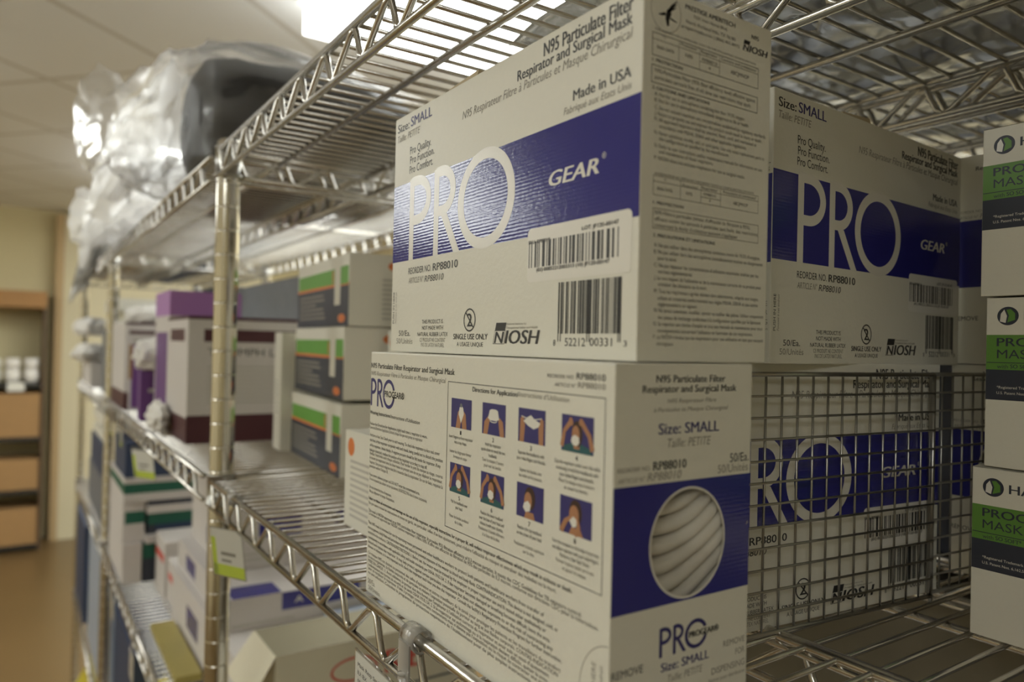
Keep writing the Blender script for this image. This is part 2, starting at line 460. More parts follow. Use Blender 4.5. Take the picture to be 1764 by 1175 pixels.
T_TX=[
 ('PRESTIGE AMERITECH', 21.83, 137.01, 28.96, 1.83, 'kb'),
 ('7201 Iron Horse Blvd.', 26.32, 134.5, 19.89, 1.23, 'g'),
 ('North Richland Hills, TX 76180', 22.44, 131.62, 28.7, 1.34, 'g'),
 ('progearmasks.com | (866) 401-8972', 19.89, 129.34, 33.77, 1.22, 'g'),
 ('N95', 61.3, 135.26, 4.5, 1.71, 'kb'),
 ('IOSH', 59.45, 129.28, 12.17, 3.14, 'kbi'),
 ('THIS RESPIRATOR IS APPROVED ONLY IN THE FOLLOWING CONFIGURATION', 5.67, 124.75, 58.4, 0.83, 'g'),
 ('TC-', 9.62, 122.71, 2.51, 1.07, 'g'),
 ('Protection¹', 19.67, 122.14, 9.26, 1.21, 'k'),
 ('Respirator', 31.01, 122.05, 9.59, 1.24, 'k'),
 ('Cautions and Limitations²', 42.78, 121.95, 22.2, 1.27, 'k'),
 ('84A-5476', 7.11, 118.01, 8.97, 1.3, 'g'),
 ('N95', 22.39, 118.4, 3.97, 1.34, 'g'),
 ('RP88010', 31.74, 119.03, 8.77, 1.24, 'g'),
 ('4', 35.47, 116.5, 1.2, 1.13, 'g'),
 ('ABCJMNOP', 48.65, 117.79, 11.36, 1.54, 'g'),
 ('1. PROTECTION', 4.8, 112.86, 16.0, 1.18, 'kb'),
 ('N95-Particulate Filter (95% filter efficiency level) effective against', 6.13, 108.97, 58.23, 1.54, 'k'),
 ('particulate aerosols free of oil; time use restrictions may apply.', 6.2, 106.45, 55.69, 1.54, 'k'),
 ('2. CAUTIONS AND LIMITATIONS', 5.1, 102.51, 31.44, 1.18, 'kb'),
 ('A. Not for use in atmospheres containing less than 19.5% oxygen.', 6.4, 100.19, 51.65, 1.42, 'k'),
 ('B. Not for use in atmospheres immediately dangerous to life or health.', 6.46, 97.93, 54.17, 1.42, 'k'),
 ('C. Do not exceed maximum use concentrations established by regulatory standards.', 6.53, 95.16, 65.01, 1.42, 'k'),
 ('J. Failure to properly use and maintain this product could result in injury or death.', 6.6, 92.91, 62.39, 1.42, 'k'),
 ('M. All approved respirators shall be selected, fitted, used, and maintained in', 6.42, 90.72, 59.03, 1.42, 'k'),
 ('accordance with MSHA, OSHA and other applicable regulations.', 9.21, 88.38, 50.22, 1.43, 'k'),
 ('N. Never substitute, modify, add, or omit parts. Use only exact replacement parts in', 6.56, 85.73, 64.22, 1.42, 'k'),
 ('the configuration as specified by the manufacturer.', 9.18, 83.64, 39.55, 1.43, 'k'),
 ('O. Refer to user instructions, and/or maintenance manuals for information on use', 6.71, 80.84, 62.86, 1.42, 'k'),
 ('and maintenance of these respirators.', 9.33, 78.8, 30.06, 1.43, 'k'),
 ('P. NIOSH does not evaluate respirators for use as surgical masks.', 6.85, 76.24, 51.94, 1.42, 'k'),
 ('LE RESPIRATEUR EST APPROUVE UNIQUEMENT DANS LA CONFIGURATION SUIVANTE', 7.22, 70.57, 57.36, 0.83, 'g'),
 ('TC-', 12.04, 68.73, 1.73, 0.86, 'g'),
 ('Protection¹', 22.19, 68.03, 8.67, 1.13, 'g'),
 ('Respirateur', 33.19, 68.54, 9.05, 1.16, 'g'),
 ('Précautions et Limitations²', 45.67, 68.54, 20.41, 1.18, 'g'),
 ('84A-5476', 8.73, 64.89, 8.04, 1.23, 'g'),
 ('N95', 24.26, 65.04, 3.46, 1.26, 'g'),
 ('RP88010', 34.2, 66.18, 7.15, 1.03, 'g'),
 ('4', 37.39, 63.97, 0.86, 1.04, 'g'),
 ('ABCJMNOP', 51.75, 64.75, 9.19, 1.33, 'g'),
 ('1. PROTECTION', 6.77, 59.46, 16.12, 1.1, 'kb'),
 ('N95-Filtre à particules (niveau d’efficacité de filtration à 95%),', 7.72, 55.7, 55.07, 1.47, 'g'),
 ('efficace contre les aérosols à particules sans huile; des restrictions', 7.79, 53.29, 59.82, 1.47, 'g'),
 ('concernant la durée d’utilisation peuvent s’appliquer.', 7.86, 50.97, 47.33, 1.47, 'g'),
 ('A. Ne pas utiliser dans des atmosphères contenant moins de 19,5% d’oxygène.', 7.65, 43.43, 61.87, 1.47, 'g'),
 ('B. Ne pas utiliser dans des atmosphères immédiatement nocives ou dangereuses', 7.72, 40.93, 63.49, 1.47, 'g'),
 ('pour la santé.', 9.75, 38.63, 10.19, 1.47, 'g'),
 ('C. Ne pas dépasser les concentrations d’utilisation maximales établies par les', 7.87, 35.92, 60.82, 1.47, 'g'),
 ('normes réglementaires.', 10.07, 33.54, 18.6, 1.47, 'g'),
 ('J. Le non-respect de l’utilisation et de la maintenance correcte de ce produit peut', 8.01, 31.11, 62.43, 1.47, 'g'),
 ('entraîner des blessures ou la mort.', 10.21, 28.78, 27.02, 1.48, 'g'),
 ('M. Tous les respirateurs agréés doivent être sélectionnés, adaptés aux usages,', 8.16, 26.11, 60.84, 1.47, 'g'),
 ('utilisés et conservés conformément aux règles MSHA, OSHA et aux autres', 10.18, 23.56, 58.37, 1.48, 'g'),
 ('réglementations en vigueur.', 10.43, 21.2, 21.38, 1.48, 'g'),
 ('N. Ne jamais substituer, modifier, ajouter ou oublier des pièces. Utiliser uniquement', 8.37, 18.85, 64.08, 1.47, 'g'),
 ('des pièces de rechange conformes à la configuration spécifiée par le fabricant.', 10.4, 16.23, 60.51, 1.48, 'g'),
 ('O. Se reporter aux modes d’emploi et (ou) aux manuels de maintenance pour tous', 8.1, 13.77, 63.75, 1.47, 'g'),
 ('renseignements concernant l’utilisation et l’entretien de ces respirateurs.', 10.55, 11.22, 55.21, 1.48, 'g'),
 ('P. Le NIOSH n’évalue pas les respirateurs pour une utilisation en tant que masques', 8.24, 8.84, 64.2, 1.47, 'g'),
 ('chirurgicaux.', 10.02, 6.28, 9.11, 1.47, 'g'),
 ('2. PRECAUTIONS ET LIMITATIONS', 7.12, 47.15, 34.13, 1.22, 'kb'),
]
T_WN=[
 ('N95 Particulate Filter', 20.13, 134.98, 37.67, 2.73, 'kb'),
 ('Respirator and Surgical Mask', 13.34, 131.26, 51.15, 2.69, 'kb'),
 ('N95 Respirateur Filtre', 26.01, 127.26, 26.71, 1.64, 'gi'),
 ('à Particules et Masque Chirurgical', 19.05, 124.08, 40.7, 1.61, 'gi'),
 ('Size: SMALL', 21.81, 115.73, 32.87, 4.05, 'nb'),
 ('Taille: PETITE', 26.5, 110.7, 23.57, 3.28, 'gi'),
 ('REORDER NO.', 1.96, 102.9, 16.05, 1.65, 'g'),
 ('RP88010', 19.4, 102.66, 17.28, 3.23, 'kb'),
 ('ARTICLE N°', 2.07, 99.11, 13.3, 1.65, 'gi'),
 ('RP88010', 16.47, 98.89, 17.66, 3.01, 'gi'),
 ('50/Ea.', 61.55, 102.88, 11.41, 3.51, 'k'),
 ('50/Unités', 54.54, 98.96, 18.03, 3.25, 'g'),
 ('PROGEAR®', 40.12, 37.23, 16.63, 2.31, 'kb'),
 ('Size: SMALL', 25.53, 27.34, 25.97, 3.27, 'nb'),
 ('Taille: PETITE', 29.09, 22.88, 18.96, 2.68, 'gi'),
 ('REMOVE', 1.1, 29.62, 15.21, 2.91, 'k'),
 ('REMOVE', 59.87, 29.69, 12.79, 2.41, 'g'),
 ('FOR', 67.24, 25.26, 5.56, 2.44, 'g'),
 ('DISPENSING', 53.28, 20.14, 19.68, 2.59, 'g'),
 ('Retirer pour distribution', 51.78, 17.18, 21.29, 1.51, 'g'),
]
T_DR=[
 ('N95 Particulate Filter Respirator and Surgical Mask', 1.05, 132.6, 100.7, 3.0, 'kb'),
 ('N95 Respirateur Filtre à Particules et Masque Chirurgical', 1.31, 128.29, 91.9, 2.47, 'gi'),
 ('PROGEAR®', 20.78, 116.97, 25.78, 3.22, 'kb'),
 ('Wearing Instructions/', 0.9, 105.28, 29.04, 2.11, 'kb'),
 ('Instructions d’Utilisation', 30.34, 105.17, 35.57, 1.99, 'ki'),
 ('Follow the Directions for Application (right) each time a respirator is worn.', 1.3, 98.81, 73.34, 1.75, 'k'),
 ('Suivez les Directives d’application (à droite) chaque fois que vous portez un respirateur.', 1.42, 96.52, 68.35, 1.75, 'g'),
 ('Perform a User Seal Check prior to each wearing. To check the respirator-to-face seal, cover', 1.71, 91.98, 86.85, 1.75, 'k'),
 ('the front of the respirator completely with both hands, being careful not to disturb the position', 1.44, 88.95, 90.36, 1.75, 'k'),
 ('of the respirator. Inhale sharply. A negative pressure should be felt inside the respirator. If any', 1.63, 85.98, 88.01, 1.75, 'k'),
 ('leakage is detected, readjust the position of the respirator according to step #8.', 1.35, 83.19, 74.1, 1.75, 'k'),
 ('Vérifiez l’étanchéité avant chaque utilisation. Pour vérifier le joint du masque au visage, couvrez', 1.48, 81.07, 90.7, 1.75, 'g'),
 ('le devant du respirateur avec les deux mains en prenant soin de ne pas déplacer le respirateur.', 1.63, 78.63, 90.37, 1.75, 'g'),
 ('Inspirez. Une pression négative doit être ressentie dans le respirateur. En cas de fuite, réajustez la', 1.78, 76.03, 90.66, 1.75, 'g'),
 ('position selon l’étape 8.', 1.48, 73.65, 26.29, 1.75, 'g'),
 ('If you cannot achieve a proper seal, DO NOT enter the contaminated area.', 1.79, 68.65, 66.05, 1.74, 'k'),
 ('Si vous ne pouvez pas obtenir un bon ajustement, N’ENTREZ PAS dans la zone contaminée.', 1.93, 66.19, 74.39, 1.74, 'g'),
 ('Do not exceed the time of exposure.', 2.24, 61.38, 30.81, 1.74, 'k'),
 ('Ne pas dépasser le temps d’exposition.', 2.37, 58.94, 35.13, 1.74, 'g'),
 ('REORDER NO.', 176.76, 135.2, 16.92, 1.41, 'g'),
 ('RP88010', 195.19, 135.29, 16.45, 2.45, 'kb'),
 ('ARTICLE N°', 181.45, 131.98, 13.41, 1.39, 'gi'),
 ('RP88010', 196.19, 132.11, 15.55, 2.22, 'gb'),
 ('Directions for Application/', 118.96, 125.82, 37.68, 2.19, 'kb'),
 ('Instructions d’Utilisation', 156.97, 126.15, 34.04, 2.11, 'gi'),
 ('Failure to follow all instructions and warnings on the use of this respirator, especially instructions for a proper fit, will reduce respirator effectiveness which may result in sickness or death.', 1.54, 54.66, 193.64, 1.71, 'kb'),
 ('Ne pas suivre toutes les instructions et mises en garde, en particulier celles d’un bon ajustement, peut réduire l’efficacité du masque et entraîner des maladies ou la mort.', 1.71, 51.89, 183.83, 1.71, 'g'),
 ('This mask is NIOSH approved as an N95 particulate filter respirator. It provides 95% filtration efficiency of 0.3 micron particles. It meets the CDC Guidelines for TB exposure control.', 1.59, 47.51, 199.59, 1.71, 'k'),
 ('Ce masque est approuvé par NIOSH comme respirateur à filtre N95. Il offre une efficacité de filtration de 95% des particules de 0,3 micron, conforme aux directives CDC pour la tuberculose.', 1.72, 45.59, 208.97, 1.71, 'g'),
 ('This N95 mask is intended for use by operating room personnel and other healthcare workers to protect both patients and healthcare workers from transfer of', 1.58, 40.29, 176.28, 1.71, 'k'),
 ('microorganisms, body fluids and particulate matter and reduce the potential exposure of the wearer to blood and body fluids. CONTRAINDICATION: This device is not designed, sold, or', 1.77, 37.36, 185.37, 1.71, 'k'),
 ('intended to be used as is. CAUTIONS/RESTRICTIONS: 1. Before use, the wearer must be trained by the employer in proper respirator use and fit tested either qualitatively or', 1.95, 34.56, 177.38, 1.7, 'k'),
 ('quantitatively in accordance with applicable safety and health standards per OSHA 1910.134. 2. If the respirator becomes damaged or breathing becomes difficult, leave the area,', 2.12, 31.72, 180.18, 1.7, 'k'),
 ('discard and replace the respirator. It may help protect against certain particulate contaminants but does not eliminate exposure to or the risk of contracting any', 2.29, 28.97, 181.71, 1.7, 'k'),
 ('disease or infection. It is very important to fit check the respirator each time you don the respirator. Consult the facility’s Respiratory Protection Program for further instruction.', 2.46, 26.38, 187.45, 1.7, 'k'),
 ('Ce masque N95 est destiné au personnel des salles d’opération et autres travailleurs de la santé pour protéger les patients et les travailleurs du transfert', 2.69, 22.64, 186.62, 1.7, 'g'),
 ('de micro-organismes, de fluides corporels et de particules et réduire l’exposition potentielle du porteur au sang et aux fluides corporels. CONTRE-INDICATION', 2.85, 20.31, 184.71, 1.7, 'g'),
 ('MISES EN GARDE : 1. Avant utilisation, le porteur doit être formé par l’employeur à l’utilisation correcte du respirateur et avoir subi un essai d’ajustement', 3.01, 17.93, 179.02, 1.7, 'g'),
 ('conformément aux normes de sécurité et de santé OSHA 1910.134. 2. Si le respirateur est endommagé ou si la respiration devient difficile, quitter la zone', 3.16, 15.64, 177.99, 1.7, 'g'),
 ('jeter et remplacer le respirateur. Il aide à protéger contre certains contaminants mais n’élimine pas l’exposition ou le risque de contracter une maladie', 3.32, 13.57, 180.74, 1.69, 'g'),
 ('ou une infection. Consultez le programme de protection respiratoire de l’établissement pour de plus amples instructions.', 3.46, 11.16, 167.01, 1.69, 'g'),
 ('50/Ea.', 3.04, 5.57, 10.68, 2.88, 'g'),
 ('50/Unités', 4.37, 2.08, 16.17, 2.53, 'g'),
]
T_HA=[
 ('HA', 17.84, 76.94, 6.64, 4.6, 'kb'),
 ('PROC', 5.42, 63.37, 19.27, 4.11, 'kb'),
 ('MASK', 5.52, 57.15, 18.91, 4.31, 'k'),
 ('with ', 5.61, 51.51, 5.42, 2.05, 'k'),
 ('SO SOFT*', 11.86, 52.33, 11.77, 2.02, 'kb'),
 ('*Registered Trademark', 5.59, 41.29, 19.17, 1.33, 'w'),
 ('U.S. Patent Nos. 6,162,5', 5.64, 38.31, 19.42, 1.33, 'w'),
]
# ------------------------------------------------------------------ the room
WALL_Z0, WALL_Z1 = -1.5, 0.93
def slab(name, x0, x1, y0, y1, z0, z1, m, parent=None):
    b = MB(); b.box(x0, x1, y0, y1, z0, z1, m); return b.build(name, parent)
struct(slab('floor', -8.2, 2.4, -3.4, 2.8, -1.54, -1.5, FLOORM))
struct(slab('ceiling', -8.2, 2.4, -3.4, 2.8, 0.93, 0.97, CEILM))
struct(slab('wall_right', -8.2, 2.4, 2.7, 2.8, -1.5, 0.93, WHITEWALL))
struct(slab('wall_left', -8.2, 2.4, -3.4, -3.3, -1.5, 0.93, WHITEWALL))
struct(slab('wall_near', 2.3, 2.4, -3.3, 2.7, -1.5, 0.93, NEARWALL))
FA = math.radians(90)
fd = Vector((math.cos(FA), math.sin(FA), 0)); fn = Vector((math.sin(FA), -math.cos(FA), 0))
b = MB(); b.box(-4.2, 3.1, 0, 0.1, -1.5, 0.93, WALLM)
o = struct(b.build('wall_far')); o.location = (-6.47, 0.1, 0); o.rotation_euler = (0, 0, FA)
b = MB()
b.box(0.115, 0.165, -0.12, 0, -1.5, 0.9, TANWALL)
b.box(0.165, 1.6, -0.11, 0, -1.5, 0.9, CREAMWALL)
o = struct(b.build('trim_1')); o.location = (-6.47, 0.1, 0); o.rotation_euler = (0, 0, FA)

def ceiling_light(x0, x1, y0, y1, label):
    t = thing('ceiling_light', label, 'ceiling light', ((x0 + x1) / 2, (y0 + y1) / 2, 0.93), 0, 'ceiling light panels')
    w, d = (x1 - x0) / 2, (y1 - y0) / 2
    b = MB()
    for a in ((-w - .02, w + .02, -d - .02, -d), (-w - .02, w + .02, d, d + .02), (-w - .02, -w, -d, d), (w, w + .02, -d, d)):
        b.box(*a, -.012, 0, FIXTURE)
    b.build('frame', t)
    b = MB(); b.box(-w, w, -d, d, -.1, -.004, LAMP); b.build('diffuser', t)
    return t
ceiling_light(-1.97, -1.2, .62, 1.9, 'bright white ceiling light panel seen through the wires of the top shelf')
ceiling_light(-4.9, -3.9, .55, 1.9, 'white ceiling light panel behind the white plastic bags on the top shelf')
ceiling_light(-4.75, -3.85, -2.4, -1.6, 'ceiling light panel over the aisle towards the far wall')
ceiling_light(-1.45, -.85, -2.4, -1.18, 'ceiling light panel over the aisle beside the shelving')
ceiling_light(-3.3, -2.7, -1.25, -.65, 'added unseen square light panel over the aisle, brightening the ceiling')  # extra lamp out of view, added to lift the ceiling and far wall
ceiling_light(-3.2, -1.1, 2.05, 2.6, 'added unseen long light panel behind the shelving, brightening the ceiling and the back')  # added hidden lamp: lights the ceiling and back without lighting the box fronts
ceiling_light(.9, 1.5, -2.4, -1.18, 'ceiling light panel over the aisle behind the viewer')

# ------------------------------------------------------------------ wire shelving
SH_Y0, SH_Y1 = 0.17, 0.545
LEVELS = (-1.2, -0.85, -0.48, -0.148, 0.1985)      # centre height of the upper rail of each shelf
_shelf = {}
def zigzag(b, p0, d, n, length, h, r, m, pitch=0.0535):
    # sharp-bent flat-topped wire between the two rails
    k = max(1, round(length / pitch)); q = length / k; pts = []
    for i in range(k):
        s = i * q
        for a, z in ((.03, 0), (.12, 0), (.32, -h), (.42, -h)):
            pts.append(Vector(p0) + Vector(d) * (s + a * q) + Vector((0, 0, z)))
    P = []
    for i, p in enumerate(pts):      # soften the bends
        if 0 < i < len(pts) - 1:
            P.append(p + (pts[i - 1] - p).normalized() * .004); P.append(p + (pts[i + 1] - p).normalized() * .004)
        else: P.append(p)
    b.tube(P, r, m, 6)

def shelf_meshes(L):
    if L in _shelf: return _shelf[L]
    D = SH_Y1 - SH_Y0; H = 0.0255
    mat_b = MB()
    n = int(L / 0.0175)
    for i in range(1, n):
        x = i * L / n
        mat_b.tube([(x, .0012, -.0005), (x, D - .0012, -.0005)], .0015, CHROME, 6)
    for y in (.064, .165, .27):
        mat_b.tube([(.004, y, -.0047), (L - .004, y, -.0047)], .0027, CHROME, 8)
    def truss(y):
        b = MB()
        b.tube([(.012, y, 0), (L - .012, y, 0)], .0029, CHROME, 10)
        b.tube([(.012, y, -H), (L - .012, y, -H)], .0025, CHROME, 10)
        zigzag(b, (.012, y, -.001), (1, 0, 0), 0, L - .024, H - .001, .0022, CHROME)
        return b.mesh('rail_truss')
    def end(x):
        b = MB()
        b.tube([(x, .012, 0), (x, D - .012, 0)], .0029, CHROME, 10)
        b.tube([(x, .012, -H), (x, D - .012, -H)], .0025, CHROME, 10)
        zigzag(b, (x, .012, -.001), (0, 1, 0), 0, D - .024, H - .001, .0022, CHROME)
        return b.mesh('end_truss')
    _shelf[L] = (mat_b.mesh('wire_mat'), [truss(0), truss(.165), truss(D)], [end(.006), end(L - .006)])
    return _shelf[L]

def post_mesh(top):
    b = MB()
    R = 0.0122
    prof = [(R, -1.475)]
    z = -1.46
    while z < top - .02:
        prof += [(R, z - .0016), (R, z - .0002), (R, z), (R - .0005, z + .0004), (R - .0005, z + .0012), (R, z + .0016), (R, z + .0018), (R, z + .0034)]; z += 0.0254
    prof += [(R, top - .003), (R * .8, top)]
    b.lathe(prof, POSTM, 20)
    return b.mesh('post')
POST = post_mesh(0.213)
def foot_mesh():
    b = MB(); b.lathe([(.016, -1.5), (.016, -1.494), (.006, -1.49), (.006, -1.475)], DARKMETAL, 16); return b.mesh('foot')
FOOT = foot_mesh()
def collar_mesh():
    b = MB(); b.lathe([(.0148, -.0262), (.0152, -.025), (.0152, -.0235), (.0136, -.0232), (.0136, .0045), (.0145, .0048), (.0145, .0062), (.0123, .0065)], COLLARM, 24); return b.mesh('collar')
COLLAR = collar_mesh()

def shelving(label, x0, x1, y0, left_posts=True, right_posts=True, levels=LEVELS, group='wire shelving units'):
    D = SH_Y1 - SH_Y0
    t = thing('wire_shelving_unit', label, 'shelving unit', (x0, y0, 0), 0, group)
    L = x1 - x0
    px = ([0] if left_posts else []) + ([L] if right_posts else [])
    for x in px:
        for y in (.012, D - .012):
            p = link('post', POST, t, loc=(x, y, 0)); link('foot', FOOT, p)
    m, tr, en = shelf_meshes(L)
    for z in levels:
        s = link('wire_shelf', m, t, loc=(0, 0, z))
        for q in tr: link('rail_truss', q, s)
        for q in en: link('end_truss', q, s)
        for x in px:
            for y in (.012, D - .012): link('collar', COLLAR, s, loc=(x, y, 0))
    return t
XU1, XU2, XU3 = -0.8215, -1.955, -2.86
shelving('near chrome wire shelving unit holding the respirator boxes', XU1, 0.30, SH_Y0)
shelving('chrome wire shelving unit beyond the near post, holding maroon and purple trimmed boxes', XU2, XU1 - .017, SH_Y0, True, False)
shelving('farthest chrome wire shelving unit, beside the cream wall end', XU3, XU2 - .017, SH_Y0, True, False)
shelving('chrome wire shelving unit standing behind the near unit, back to back with it', XU1, 0.30, SH_Y1 + .016)

# ------------------------------------------------------------------ respirator cartons
CL, CW, CH = 0.2167, 0.0745, 0.142
# faces: lettered side (-Y), approval text (+X), directions (+Y), window end (-X)
f_pro = lambda u, v, o: (-CL / 2 + u, -CW / 2 - o, v)
f_txt = lambda u, v, o: (CL / 2 + o, -CW / 2 + u, v)
f_dir = lambda u, v, o: (CL / 2 - u, CW / 2 + o, v)
f_win = lambda u, v, o: (-CL / 2 - o, CW / 2 - u, v)
WIN = (38.8, 74.0, 20.0, 20.6)       # window centre and radii on the end panel, mm

def carton_body():
    bm = bmesh.new()
    bmesh.ops.create_cube(bm, size=1)
    for v in bm.verts: v.co = Vector((v.co.x * CL, v.co.y * CW, (v.co.z + .5) * CH))
    bmesh.ops.bevel(bm, geom=bm.edges[:], offset=.0007, segments=2, affect='EDGES', profile=.6)
    f = max((f for f in bm.faces if f.normal.x < -.9), key=lambda f: f.calc_area())
    cs = [v for v in f.verts]
    bmesh.ops.delete(bm, geom=[f], context='FACES_ONLY')
    ys = [v.co.y for v in cs]; zs = [v.co.z for v in cs]; y0, y1, z0, z1 = min(ys), max(ys), min(zs), max(zs)
    n = 64; cu, cv = CW / 2 - WIN[0] / 1000, WIN[1] / 1000
    inner, outer = [], []
    for k in range(n):
        a = 2 * PI * k / n; c, s = math.cos(a), math.sin(a)
        inner.append(bm.verts.new((-CL / 2, cu + c * WIN[2] / 1000, cv + s * WIN[3] / 1000)))
        tt = min(((y1 if c > 0 else y0) - cu) / c if abs(c) > 1e-6 else 9, ((z1 if s > 0 else z0) - cv) / s if abs(s) > 1e-6 else 9)
        outer.append(bm.verts.new((-CL / 2, cu + c * tt, cv + s * tt)))
    for k in range(n):
        bm.faces.new((inner[k], inner[(k + 1) % n], outer[(k + 1) % n], outer[k]))
    for c in cs:                       # the four corners between neighbouring border points
        best = None
        for k in range(n):
            p, q = outer[k].co, outer[(k + 1) % n].co
            if abs(p.y - q.y) > 1e-6 and abs(p.z - q.z) > 1e-6:
                if (p.y + q.y) / 2 * c.co.y > 0 and ((p.z + q.z) / 2 - .071) * (c.co.z - .071) > 0: best = k
        if best is not None: bm.faces.new((outer[best], outer[(best + 1) % n], c))
    me = bpy.data.meshes.new('carton_body'); bm.to_mesh(me); bm.free()
    me.materials.append(BOARD)
    return me

S0, S1 = 54.0, 100.3        # blue band on the long side, mm
def pro_panel(parent):
    P = Print(f_pro); W = CL * 1000
    P.rect(0.3, S0, W - .2, S1, NAVY, 1)
    P.pro_letters(22.5, 53.4, 132, 102.0, 5.6, WHITEP, 2)
    P.lines([t[:5] + (t[5] + ('x' if t[0] == 'GEAR' else ''),) for t in T_PRO if t[0] not in ('IOSH',)])
    P.text('®', 195, 79.5, 2.4, 2.4, 'w')
    P.niosh(117.6, 5.8, 38, 10)
    # lot sticker with its bar code
    P.rrect(145, 33.5, 213, 57.5, 2.5, STICK, 3)
    P2 = P
    P2.bars(145.8 + .3, 206.4, 39.9, 51.4, 4, INK, layer=4)
    for t in T_PRO:
        if t[0][:3] in ('SKU', 'LOT', '(01'):
            P.text(t[0], t[1] + .4, t[2], t[3], t[4] * 1.15, 'k', 4)
    # product bar code
    P.bars(168.6, 207.8, 10.5, 32.2, 11, INK, layer=3, unit=.42)
    for u in (168.6, 170.2, 187.6, 189.0, 206.2, 207.4): P.rect(u, 7.2, u + .55, 32.2, INK, 3)
    # do-not-reuse mark
    P.ring(94.8, 17.6, 5.9, 5.9, .75, .75, INK, 3)
    P.text('2', 92.4, 14.3, 4.8, 6.6, 'kb')
    P.stroke([(90.8, 21.7), (98.9, 13.6)], .8, INK, 4)
    # push-in note up the left edge
    P.text('PUSH IN HERE', 4.6, 17, 19, 2.1, 'k', up=True)
    P.text('Poussez à cet endroit', 7.6, 17, 19, 1.7, 'gi', up=True)
    P.stroke([(15, 60), (15, 60.2)], .1, INKG)
    return P.build('printed_side', parent)

def text_panel(parent):
    P = Print(f_txt)
    P.lines([t[:5] + (t[5].replace('g', 'd').replace('k', 'k' if t[4] > 1.6 or 'b' in t[5] else 'd') ,) for t in T_TX if t[0] != 'IOSH'])
    P.niosh(55.6, 129.3, 16.2, 4.5)
    # eagle mark of three stacked wing strokes in a faint ring
    for k in range(3):
        o = k * 1.5
        P.stroke([(17.2 - k * .2, 138.4 - k * 1.3), (14.6 - k * .3, 136.0 - k * .9), (13.4 - k * .6, 134.4 - k * .5), (13.8 - k * .9, 132.6 - k * .1), (12.8 - k * .6, 130.4), (13.1 - k * .4, 128.0 - k * .2)], [.3, .9, 1.1, 1.0, .9, .3], INK)
    P.stroke([(11.2, 132.2), (9.4, 131.5), (7.6, 131.2)], [1.2, 1.0, .2], INK)
    P.stroke([(13.8, 131.0), (15.4, 130.6), (17.4, 130.3)], [.8, .6, .2], INK)
    P.ring(11.5, 133, 8, 8, .2, .2, INKG, 2)
    w = .22
    for (x0, x1, yt, yb, yh, cols, ymid) in ((4.6, 66.1, 123.8, 115.1, 121.2, (18.6, 30.2, 41.8), 118.5), (6.5, 67.7, 70.3, 62.8, 67.9, (21, 32.5, 44), 65.3)):
        P.frame(x0, yb, x1, yt, w, INKG if yt < 100 else INK)
        P.rect(x0, yh, x1, yh + w, INKG, 2)
        for c in cols: P.rect(c, yb, c + w, yt, INKG, 2)
        P.rect(cols[1], ymid, cols[2], ymid + w, INKG, 2)
    P.frame(4.5, 104.8, 65.9, 111.6, .25, INK)
    P.frame(6.7, 50.3, 68.1, 58.0, .25, INKG)
    return P.build('approval_text', parent)

